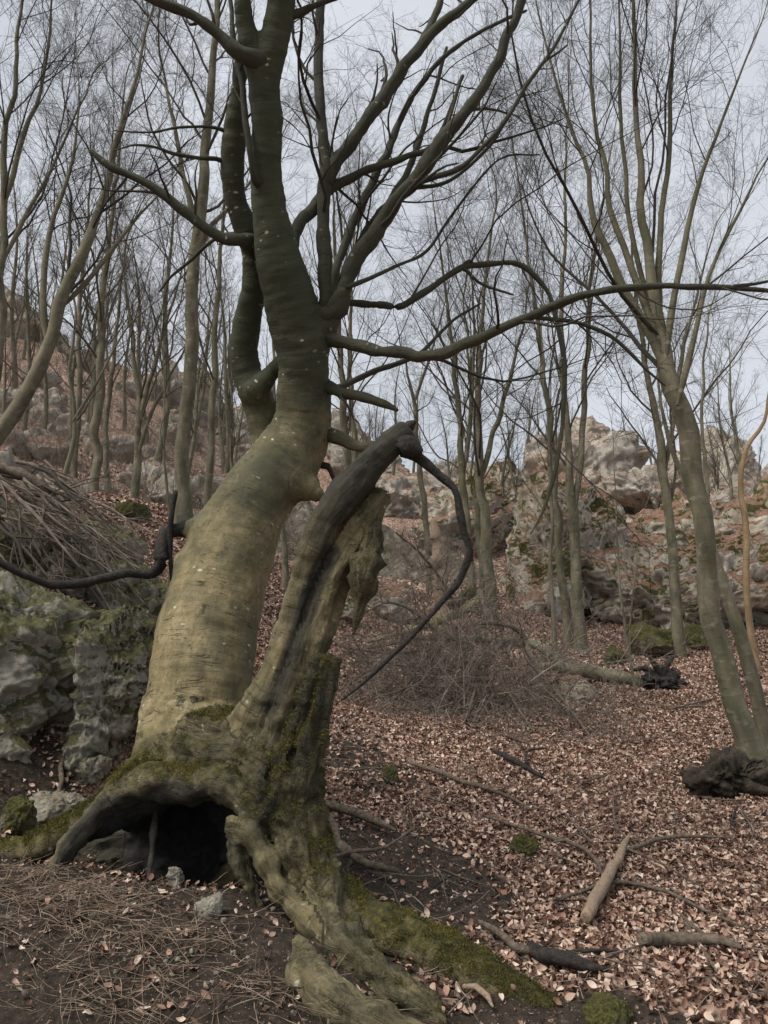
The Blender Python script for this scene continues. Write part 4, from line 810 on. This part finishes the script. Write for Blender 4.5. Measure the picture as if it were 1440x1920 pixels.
# far trees: a few shared kinds, copied over the hillside and ridge
def far_proto(seed, h, lean):
    r_ = np.random.default_rng(seed); z = np.linspace(-.4, h, 16); p = np.stack([lean*z*z/h*.12+.08*np.sin(z*1.1+seed), .1*np.cos(z*.9), z], -1)
    r = np.interp(z, [-.4, 0, h*.5, h], [.16, .13, .075, .012])
    tv_, tf_, tb = tubes(p[None], r[None], 7); cv, cf, cb = cat_tubes(crown([(p, r)], spec(m=(14, 7, 6, 3), tmin=.28), seed, .0022))
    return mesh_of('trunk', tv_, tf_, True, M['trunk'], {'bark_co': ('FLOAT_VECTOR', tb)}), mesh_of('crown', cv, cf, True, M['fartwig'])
protos = [far_proto(401, 8.5, 1), far_proto(402, 10., -1.2), far_proto(403, 7., .6), far_proto(404, 11., .3)]
fr = np.random.default_rng(12)
far_spots = []
for k in range(34): far_spots.append((fr.uniform(-60, 470), fr.uniform(20, 44), 'slim bare tree on the rocky wooded hillside', 'trees on the wooded hillside'))
for k in range(16): far_spots.append((fr.uniform(620, 1000), fr.uniform(27, 46), 'slim bare tree on the slope above the gully', 'trees above the gully'))
for k in range(18): far_spots.append((fr.uniform(980, 1500), fr.uniform(27, 50), 'slim bare tree on the ground behind the cliff', 'trees behind the cliff'))
for k, (px, Yd, lb, gp) in enumerate(far_spots):
    q = P(px, 900, Yd); x, y = q[0], q[1]; z = g1(x, y); s = fr.uniform(.55, 1.05)*(1. if px < 500 else .8); a = fr.uniform(0, 6.28)
    e = empty('forest_tree', (x, y, z-.1), lb, 'tree', gp); e.rotation_euler = (fr.uniform(-.06, .06), fr.uniform(-.08, .08), a); e.scale = (s, s, s)
    for nm, me in zip(('trunk', 'crown'), protos[k % 4]):
        o = bpy.data.objects.new(nm, me); col.objects.link(o); o.parent = e

# ------------------------------------------------------------------ fallen tree, snag, stump
def lay(pix, lift=.0):       # pixel polyline laid on the ground
    pts, rad = [], []
    for q in pix:
        g = G(q[0], q[1]+q[2]*.5) if len(q) == 3 else P(q[0], q[1], q[3]); r = RAD(q[2], g); pts.append(g+np.array([0, 0, r*.8+lift+.028 if len(q) == 3 else 0])); rad.append(r)
    return np.array(pts), np.array(rad)
ft = G(1200, 1290); fallen = empty('fallen_tree', tuple(ft), 'fallen grey tree with its broken limbs and twiggy crown on the slope', 'fallen tree')
FY = float(ft[1])
fp = []
def fpart(name, lst, mat='yellow', sides=10, label=None):
    p, r = pix_path(lst); v, f, b = limb_tube(p, r, sides, .08, len(fp)*7+3, .08); o = part(name, v, f, M[mat], fallen, {'bark_co': ('FLOAT_VECTOR', b)})
    if label: o['label'] = label
    fp.append(smooth_path(p, r, .2))
fpart('trunk', [(1225,1288,26,FY),(1190,1277,27,FY+.1),(1130,1265,27,FY+.2),(1080,1256,25,FY+.3),(1050,1248,23,FY+.4),(1040,1232,22,FY+.5),(1015,1215,20,FY+.6),(985,1205,18,FY+.8),(940,1203,16,FY+.9),(890,1198,14,FY+.9),(830,1195,11,FY+.8),(760,1202,8,FY+.6),(690,1215,5,FY+.5)], 'trunk', 12)
fpart('limb', [(1050,1248,18,FY+.4),(1015,1252,12,FY+.1),(985,1262,8,FY-.2)])
fpart('limb', [(905,1120,20,FY+2),(880,1140,20,FY+1.8),(845,1155,17,FY+1.6),(825,1165,15,FY+1.5),(800,1172,12,FY+1.3),(740,1190,10,FY+1.),(690,1203,7,FY+.8)], label='pale yellowish broken limb of the fallen tree')
fpart('limb', [(832,1160,12,FY+1.5),(835,1180,12,FY+1.4),(815,1195,11,FY+1.3),(818,1160,8,FY+1.3)])
fpart('limb', [(985,1205,12,FY+.8),(970,1180,10,FY+.7),(930,1168,8,FY+.7),(900,1170,6,FY+.6)], 'dead')
fpart('limb', [(900,1110,14,FY+2),(912,1150,12,FY+1.5),(905,1190,10,FY+1.)], 'dead')
fpart('limb', [(860,1150,8,FY+1.5),(830,1090,7,FY+1.3),(790,1040,5,FY+1.2),(745,1000,3,FY+1)], 'dead', 7)
fpart('limb', [(830,1195,8,FY+.8),(780,1150,6,FY+.6),(730,1130,5,FY+.4),(680,1150,3,FY+.2)], 'dead', 7)
fpart('limb', [(900,1190,8,FY+.8),(850,1230,7,FY+.2),(790,1250,6,FY-.6),(700,1240,4,FY-1.2)], 'dead', 7)
fpart('limb', [(930,1200,8,FY+.8),(900,1240,7,FY),(880,1290,6,FY-1),(850,1330,4,FY-1.8)], 'dead', 7)
fpart('limb', [(880,1200,8,FY+.8),(820,1215,7,FY+.3),(740,1225,6,FY-.2),(650,1215,4,FY-.5)], 'dead', 7)
fpart('limb', [(985,1206,8,FY+.8),(1000,1260,7,FY-.3),(1030,1300,6,FY-1.4),(1090,1350,4,FY-2.4)], 'dead', 7)
fpart('limb', [(960,1205,8,FY+.8),(940,1260,7,FY-.6),(960,1310,5,FY-1.8),(1000,1370,4,FY-2.8)], 'dead', 7)
fpart('limb', [(860,1200,7,FY+.8),(820,1250,6,FY-.4),(760,1290,5,FY-1.4),(700,1310,4,FY-2.2)], 'dead', 7)
fpart('limb', [(985,1206,8,FY+.8),(1020,1270,7,FY-.6),(1070,1330,6,FY-2.),(1120,1400,4,FY-3.2)], 'dead', 7)
fpart('limb', [(940,1203,8,FY+.8),(900,1270,7,FY-.8),(880,1330,5,FY-2.),(860,1380,4,FY-3.)], 'dead', 7)
fpart('limb', [(830,1195,8,FY+.8),(780,1260,7,FY-.6),(740,1310,5,FY-1.8),(690,1340,4,FY-2.6)], 'dead', 7)
fpart('limb', [(760,1202,7,FY+.6),(720,1240,6,FY-.3),(670,1270,5,FY-1.2),(640,1300,3,FY-1.8)], 'dead', 7)
ts = [(7, .12, 45, 14, .42, .5, 7, .2, -.02, 4), (8, .1, 45, 16, .5, .6, 6, .24, -.02, 3), (5, .1, 45, 18, .55, .7, 4, .26, -.03, 3)]
o3 = crown(fp[4:], ts, 77, .0024); v, f, b = cat_tubes(o3)
gq = gz(v[:, 0], v[:, 1], False)+.02; v[:, 2] = np.where(v[:, 2] < gq, gq+.03+.02*np.abs(vn(v*5, 2)), v[:, 2])
tag(part('twigs', v, f, M['brush'], fallen), kind='stuff')
fl = crown_levels(fp[4:], ts[:1], 78, .0024); spray_on(fallen, fl[0][0], fl[0][1], 9, .1, 50, .7, 79, 'tangle', .4, 1.0, up=0., name='twig_tangle')
# upturned dark root plate
rp = G(1240, 1292)
def gnarl(name, label, cat, base, spikes, seed, mat, core):
    e = empty(name, tuple(base), label, cat); r_ = np.random.default_rng(seed)
    p, f = rock_mesh(core, .4, seed, 24, sq=.2, facets=8, amp=.35, fr=1.8, detail=.09); part('core', p+base+np.array([0, 0, core[2]*.28]), f, M[mat], e)
    for (dx, dy, dz, rr_) in spikes:
        a = base+np.array([0, 0, core[2]*.3]); m = a+np.array([dx, dy, dz])*.6+r_.normal(size=3)*.04; c = a+np.array([dx, dy, dz])
        v, f, b = limb_tube(np.array([a, m, c]), np.array([rr_*1.6, rr_, rr_*.4]), 8, .05, seed, .15); part('root', v, f, M[mat], e)
    return e
gnarl('root_plate', 'dark upturned roots of the fallen tree', 'roots', rp, [(.45, 0, -.1, .05), (.3, .2, .35, .04), (-.2, -.1, .35, .04), (.55, -.1, -.22, .035), (-.4, 0, .15, .05)], 61, 'burnt', (.5, .4, .42))
sp_ = G(1370, 1490)
gnarl('tree_stump', 'dark rotten stump at the foot of the leaning many-stemmed beech', 'stump', sp_, [(.35, -.1, -.08, .05), (-.28, -.05, .04, .06), (.45, .05, -.06, .04)], 62, 'stump', (.66, .42, .44))
p, r = pix_path([(830,1085,26,15.5),(824,1040,24),(818,1000,20),(812,975,9)]); p[0][2] = g1(p[0][0], p[0][1])-.1
v, f, b = limb_tube(p, r, 12, .08, 9, .2); single('snag', v, f, M['pale'], 'pale splintered snag standing in the gully behind the fallen limbs', 'tree stump')

# ------------------------------------------------------------------ branches lying about
def stick(lst, label, mat='dead', group=None, name='fallen_branch', sides=7, lift=0., knob=.035, sub=None):
    p, r = lay(lst, lift); v, f, b = limb_tube(p, r, sides, .04, int(lst[0][0]), knob)
    if not sub: return single(name, v, f, M[mat], label, 'branch', group, {'bark_co': ('FLOAT_VECTOR', b)})
    e = empty(name, tuple(p.mean(0)-np.array([0, 0, r.mean()])), label, 'branch', group); part('stem', v, f, M[mat], e)
    for s in sub:
        p2, r2 = lay(s, lift); v, f, b = limb_tube(p2, r2, 6, .04, int(s[0][0]), knob); part('side_branch', v, f, M[mat], e)
    return e
stick([(1100,1742,22),(1125,1690,24),(1150,1645,20),(1172,1600,12),(1180,1580,4)], 'pale barkless log lying across thin branches in the leaves', 'pale', name='log', sides=12, lift=.02)
stick([(1040,1702,4),(1090,1688,7),(1140,1670,8),(1200,1672,8),(1260,1690,7),(1320,1722,6),(1400,1755,4)], 'long grey branch running under the pale log', lift=.01, sub=[[(1135,1672,5),(1080,1690,4),(1035,1712,3)], [(1210,1675,4),(1250,1660,3)]])
stick([(1165,1618,8),(1200,1605,9),(1240,1592,8),(1300,1586,6),(1370,1590,3)], 'thin branch forking off beyond the pale log', lift=.03, sub=[[(1190,1608,5),(1155,1560,4),(1150,1500,3)], [(1180,1612,5),(1240,1640,5),(1310,1680,4)]])
stick([(910,1545,5),(980,1568,7),(1040,1588,8),(1090,1605,8),(1120,1632,8),(1130,1660,6)], 'curved grey branch ending by the pale log', lift=.02, sub=[[(1060,1540,4),(1090,1575,5),(1115,1600,4)]])
stick([(765,1438,6),(820,1456,9),(870,1475,9),(920,1490,8),(960,1508,6),(1000,1530,4)], 'long straight stick beside the bare path', lift=.01)
stick([(925,1415,8),(955,1428,12),(985,1445,10),(1015,1466,7)], 'dark short branch below the fallen crown', 'burnt', lift=.01, sub=[[(985,1440,5),(990,1418,5),(1018,1410,4)]])
stick([(1205,1775,24),(1250,1772,26),(1300,1772,24),(1345,1775,18),(1385,1788,10)], 'dark mossy log half sunk in leaves', 'dead', name='log', sides=12, sub=[[(1330,1772,10),(1300,1750,8),(1275,1725,5)], [(1285,1740,8),(1310,1780,9),(1345,1835,5)]])
stick([(995,1790,26),(1030,1805,30),(1070,1818,28),(1110,1828,18),(1135,1832,8)], 'dark rotten log beside the long mossy root', 'burnt', name='log', sides=12, sub=[[(1060,1800,8),(1110,1795,7),(1180,1800,4)]])
stick([(900,1745,8),(940,1768,14),(970,1795,16),(995,1798,18)], 'short gnarled branch end against the rotten log', 'dead', lift=.01)
stick([(612,1525,14),(640,1532,17),(680,1545,16),(715,1562,14),(738,1575,7)], 'thick brown branch leaning by the root flare', lift=.03, sides=10)
stick([(612,1540,10),(628,1570,15),(640,1600,16),(670,1625,15),(705,1642,16),(742,1650,10)], 'bent brown branch lying against the root flare', lift=.02, sides=10)
stick([(620,1640,8),(670,1625,9),(720,1622,6),(775,1580,5)], 'thin stick crossing the bent brown branch', lift=.05)
stick([(660,1730,6),(720,1745,8),(800,1770,8),(870,1800,7),(940,1830,6),(1010,1850,3)], 'thin bare root running over the soil', 'dead', lift=.0)
stick([(870,1865,9),(895,1868,14),(915,1885,12),(922,1900,6)], 'small pale stick in the soil beside the mossy root', 'pale')
stick([(108,1500,8),(116,1470,10),(112,1445,10),(118,1432,8)], 'crooked brown stick standing against the grey block', 'dead', lift=.0)
stick([(120,1436,6),(145,1438,7),(165,1440,4)], 'little stick resting on the grey block', 'dead', lift=.05)
stick([(470,1340,7,4.6),(466,1280,10,4.7),(464,1220,9,4.8),(463,1170,6,4.9)], 'reddish dead branch standing behind the leaning trunk', 'dead')
sr = np.random.default_rng(5)
for k in range(46):
    px, py = sr.uniform(640, 1430), sr.uniform(1330, 1860); L = sr.uniform(25, 95); a = sr.normal(.35, .7); w_ = sr.uniform(2.2, 5)
    if px < 720 and py > 1600: px += 120
    stick([(px, py, w_), (px+L*.5*math.cos(a)+sr.normal()*5, py+L*.3*math.sin(a)+sr.normal()*4, w_), (px+L*math.cos(a), py+L*.6*math.sin(a), w_*.5)], 'thin dead twig lying on the leaf litter', sr.choice(['dead', 'brush', 'dead', 'burnt']), 'twigs on the leaf litter', 'twig', 5, .03)
# brush heap above the outcrop
br = np.random.default_rng(21)
for k in range(58):
    x0, y0 = br.uniform(-60, 120), br.uniform(860, 985); L = br.uniform(120, 270); a = br.normal(.62, .22); Yb = br.uniform(5.9, 7.2); w_ = br.choice([3, 4.5, 6, 7.5, 11], p=[.12, .25, .28, .23, .12])
    n = 6; pts = []
    for t in np.linspace(0, 1, n): pts.append((x0+L*t*math.cos(a)+br.normal()*4, y0+L*t*math.sin(a)+26*t*t+br.normal()*4, w_*(1.15-.8*t), Yb-.5*t))
    p, r = pix_path(pts); v, f, b = limb_tube(p, r, 6, .06, k, .08)
    cr_ = crown([(p, r)], [(4, .15, 30, 12, .4, .55, 6, .12, -.05, 4)], 600+k, .0016)
    e = empty('brush_branch', tuple(p[-1]-np.array([0, 0, r[-1]])), 'dead branch in the slanting brush heap above the mossy outcrop', 'branch', 'branches of the brush heap')
    mt = M[['brush', 'dead', 'twig', 'brush'][k % 4]]
    part('stem', v, f, mt, e); v, f, b = cat_tubes(cr_); part('side_twigs', v, f, mt, e)
limbp, limbr = pix_path([(-60,862,26,6.2),(0,878,22),(45,890,18),(85,915,14),(110,925,7)]); v, f, b = limb_tube(limbp, limbr, 10, .05, 3, .1)
single('fallen_branch', v, f, M['dead'], 'thick brown dead limb on top of the brush heap', 'branch', None, {'bark_co': ('FLOAT_VECTOR', b)})

# ------------------------------------------------------------------ litter: leaves, straw, small twigs
def leaf_mesh(name, curl, fold, seed):
    r_ = np.random.default_rng(seed); n = 5; v = []; 
    for i_ in range(n+1):
        t = i_/n; wd = .5*math.sin(math.pi*min(1, t*.96+.02))**.8*(1-.15*t)*.62; x = t-.5; zc = curl*(x*x*1.6)+.03*r_.normal()
        for s in (-1, 0, 1): v.append((x, s*wd*(1-.12*abs(fold)), zc+abs(s)*wd*fold+.04*r_.normal()*abs(s)))
    f = []
    for i_ in range(n):
        for s in (0, 1): q = i_*3+s; f.append((q, q+1, q+4, q+3))
    return mesh_of(name, np.array(v), np.array(f), True, M['leaf'])
leaf_objs = [bpy.data.objects.new('leaf_kind', leaf_mesh('leaf_kind', c, fo, s)) for c, fo, s in ((.5, .5, 1), (-.35, .3, 2), (.8, .9, 3), (.15, -.5, 4))]
lr = np.random.default_rng(33)
def leaf_points(n, y0, y1, xl, xr, scale):
    y = np.sqrt(lr.uniform(y0*y0, y1*y1, n)); x = y*lr.uniform(xl, xr, n); dd = dirt(x, y); keep = lr.uniform(0, 1, n) > dd*.965
    keep &= lr.uniform(0, 1, n) > rocky(x, y)*.9
    x, y = x[keep], y[keep]; return x, y, np.full(len(x), scale)
chunks = [leaf_points(62000, 2.3, 5.5, -.62, .68, .037), leaf_points(100000, 5.5, 11, -.55, .62, .044), leaf_points(80000, 11, 20, -.5, .6, .068), leaf_points(30000, 18, 30, -.5, .35, .09)]
x, y, s_ = [np.concatenate(c) for c in zip(*chunks)]; z = gz(x, y)
n = len(x); scl = s_*lr.uniform(.6, 1.25, n); rot = np.stack([lr.normal(0, .6, n), lr.normal(0, .6, n), lr.uniform(0, 6.28, n)], -1)
scatter('leaf_litter', np.stack([x, y, z+.004+lr.uniform(0, .022, n)], -1), rot, scl, lr.integers(0, 4, n), leaf_objs, 'dry pinkish brown beech leaves covering the slope', 'leaves')
# single leaves on the bare soil
for k, (px, py, s) in enumerate([(241,1826,.075),(258,1806,.06),(345,1720,.06),(150,1690,.05),(175,1727,.07),(60,1640,.05),(500,1800,.05),(420,1850,.05),(270,1900,.055),(165,1905,.05),(820,1700,.06),(700,1650,.055),(660,1560,.06),(760,1560,.06),(40,1790,.05),(330,1600,.05)]):
    g = G(px, py); o = bpy.data.objects.new('fallen_leaf', leaf_objs[k % 4].data); col.objects.link(o); o.location = g+np.array([0, 0, .012]); o.scale = (s*.7,)*3; o.rotation_euler = (lr.normal()*.3, lr.normal()*.3, lr.uniform(0, 6)); tag(o, 'single dry leaf lying on the dark bare soil', 'leaf', 'leaves on the bare soil')
# straw: dead pine-needle and grass strands in loose tufts
def straw(n, cx, seed):
    r_ = np.random.default_rng(seed); tc = []
    for (px, py, sx, sy, wgt) in cx:
        g = G(px, py); tc.append((g[0], g[1], sx, sy, wgt))
    tc = np.array(tc); pk = r_.choice(len(tc), n, p=tc[:, 4]/tc[:, 4].sum()); x = tc[pk, 0]+r_.normal(size=n)*tc[pk, 2]; y = tc[pk, 1]+r_.normal(size=n)*tc[pk, 3]
    a = r_.uniform(0, 6.28, n); L = r_.uniform(.05, .26, n); pos = np.stack([x, y, gz(x, y)+r_.uniform(.004, .03, n)], -1); D = np.stack([np.cos(a), np.sin(a), r_.normal(0, .12, n)], -1)
    Pt, Rd = extend(pos, D, L, r_.uniform(.0011, .0022, n), 6, .14, -.02, r_, .5, .0006)
    gg = gz(Pt[..., 0].ravel(), Pt[..., 1].ravel()).reshape(Pt.shape[:2])+.003; Pt[..., 2] = np.maximum(Pt[..., 2], gg); return tubes(Pt, Rd, 3)
v, f, b = straw(900, [(120,1672,.16,.09,4),(60,1640,.12,.08,2),(185,1715,.12,.08,3),(90,1720,.14,.07,2),(310,1770,.10,.06,1.5),(180,1870,.12,.06,2),(370,1740,.08,.06,.8),(500,1860,.1,.05,1.5),(280,1830,.12,.05,1),(300,1905,.2,.05,1),(240,1690,.12,.06,1),(200,1780,.5,.3,2.2),(700,1480,.3,.5,.6)], 8)
o = link('dead_grass', mesh_of('dead_grass', v, f, True, M['straw'])); tag(o, 'pale dry needles and grass strewn over the dark soil', 'dry grass', None, 'stuff')
# fine twig debris
n = 1500; y = np.sqrt(lr.uniform(2.4**2, 12**2, n)); x = y*lr.uniform(-.1, .6, n); a = lr.uniform(0, 6.28, n)
Pt, Rd = extend(np.stack([x, y, gz(x, y)+.02], -1), np.stack([np.cos(a), np.sin(a), lr.normal(0, .1, n)], -1), lr.uniform(.08, .45, n), lr.uniform(.0014, .004, n), 5, .18, 0, lr)
v, f, b = tubes(Pt, Rd, 4); gg = gz(v[:, 0], v[:, 1])+.02; v[:, 2] = np.maximum(v[:, 2], gg)+.012
o = link('twig_debris', mesh_of('twig_debris', v, f, True, M['brush'])); tag(o, 'fine broken twigs scattered through the leaves', 'twigs', None, 'stuff')

# low leafless undergrowth on the hillside and slope, and loose rocks
ur = np.random.default_rng(44)
def under(name, label, n, px0, px1, y0, y1, lo_, hi_, seed):
    yy = np.sqrt(ur.uniform(y0*y0, y1*y1, n)); xx = yy*ur.uniform((px0-720)/F, (px1-720)/F, n)*1.02; zz = gz(xx, yy)
    D = np.stack([ur.normal(0, .35, n), ur.normal(0, .35, n), np.ones(n)], -1); D /= np.linalg.norm(D, axis=1, keepdims=True)
    rot = np.stack([ur.uniform(0, 6.28, n), -np.arcsin(D[:, 2]), np.arctan2(D[:, 1], D[:, 0])], -1)
    scatter(name, np.stack([xx, yy, zz-.03], -1), rot, ur.uniform(lo_, hi_, n), ur.integers(0, 5, n), SPRAYS['brush'], label, 'undergrowth')
under('undergrowth', 'leafless brown undergrowth on the wooded hillside', 1500, -80, 520, 15, 46, .6, 1.9, 1)
under('undergrowth', 'leafless scrub along the rocky ridge and gully', 1300, 600, 1500, 24, 50, .5, 1.4, 2)
for k in range(70):
    px = ur.uniform(-40, 480); Yd = ur.uniform(17, 42); q = P(px, 900, Yd); c = np.array([q[0], q[1], g1(q[0], q[1])]); sz_ = ur.uniform(.4, 1.7)
    rock('boulder', c+np.array([0, 0, sz_*.1]), (sz_*1.3, sz_, sz_*.9), ur.uniform(0, 3), 500+k, 14, 'rock_peak', 'loose grey rock on the wooded hillside', 'rock', 'loose rocks on the wooded hillside', sq=.4, facets=10, amp=.25, fr=1.4, detail=.06)

# crumbs of soil and bark on the bare ground
cv_, cf_ = rock_mesh((1., .8, .6), 0, 808, 5, sq=.3, facets=6, amp=.2, fr=1.3, detail=.05)
crumbs = [bpy.data.objects.new('crumb', mesh_of('crumb', cv_, cf_, False, M[k])) for k in ('ground', 'dead', 'stump', 'rock_small')]
n = 60000; y = np.sqrt(ur.uniform(2.2**2, 6.5**2, n)); x = y*ur.uniform(-.66, .3, n); kp = ur.uniform(0, 1, n) < dirt(x, y)*.28*(1+fbm(p3(x, y)*3, 3, 8)); x, y = x[kp], y[kp]; n = len(x)
scatter('soil_crumbs', np.stack([x, y, gz(x, y)+.001], -1), ur.uniform(0, 6.28, (n, 3)), .004+.018*ur.uniform(0, 1, n)**3, ur.choice(4, n, p=[.42, .3, .22, .06]), crumbs, 'dark crumbs of soil and bark on the bare ground', 'soil')
n = 5000; y = np.sqrt(ur.uniform(2.2**2, 6.5**2, n)); x = y*ur.uniform(-.66, .3, n); kp = ur.uniform(0, 1, n) < dirt(x, y)*.5*(1+fbm(p3(x, y)*2, 3, 18)); x, y = x[kp], y[kp]; n = len(x)
scatter('leaf_scraps', np.stack([x, y, gz(x, y)+.006], -1), np.stack([ur.normal(0, .4, n), ur.normal(0, .4, n), ur.uniform(0, 6.28, n)], -1), ur.uniform(.008, .032, n), ur.integers(0, 4, n), leaf_objs, 'small torn leaf scraps on the bare soil', 'leaves')
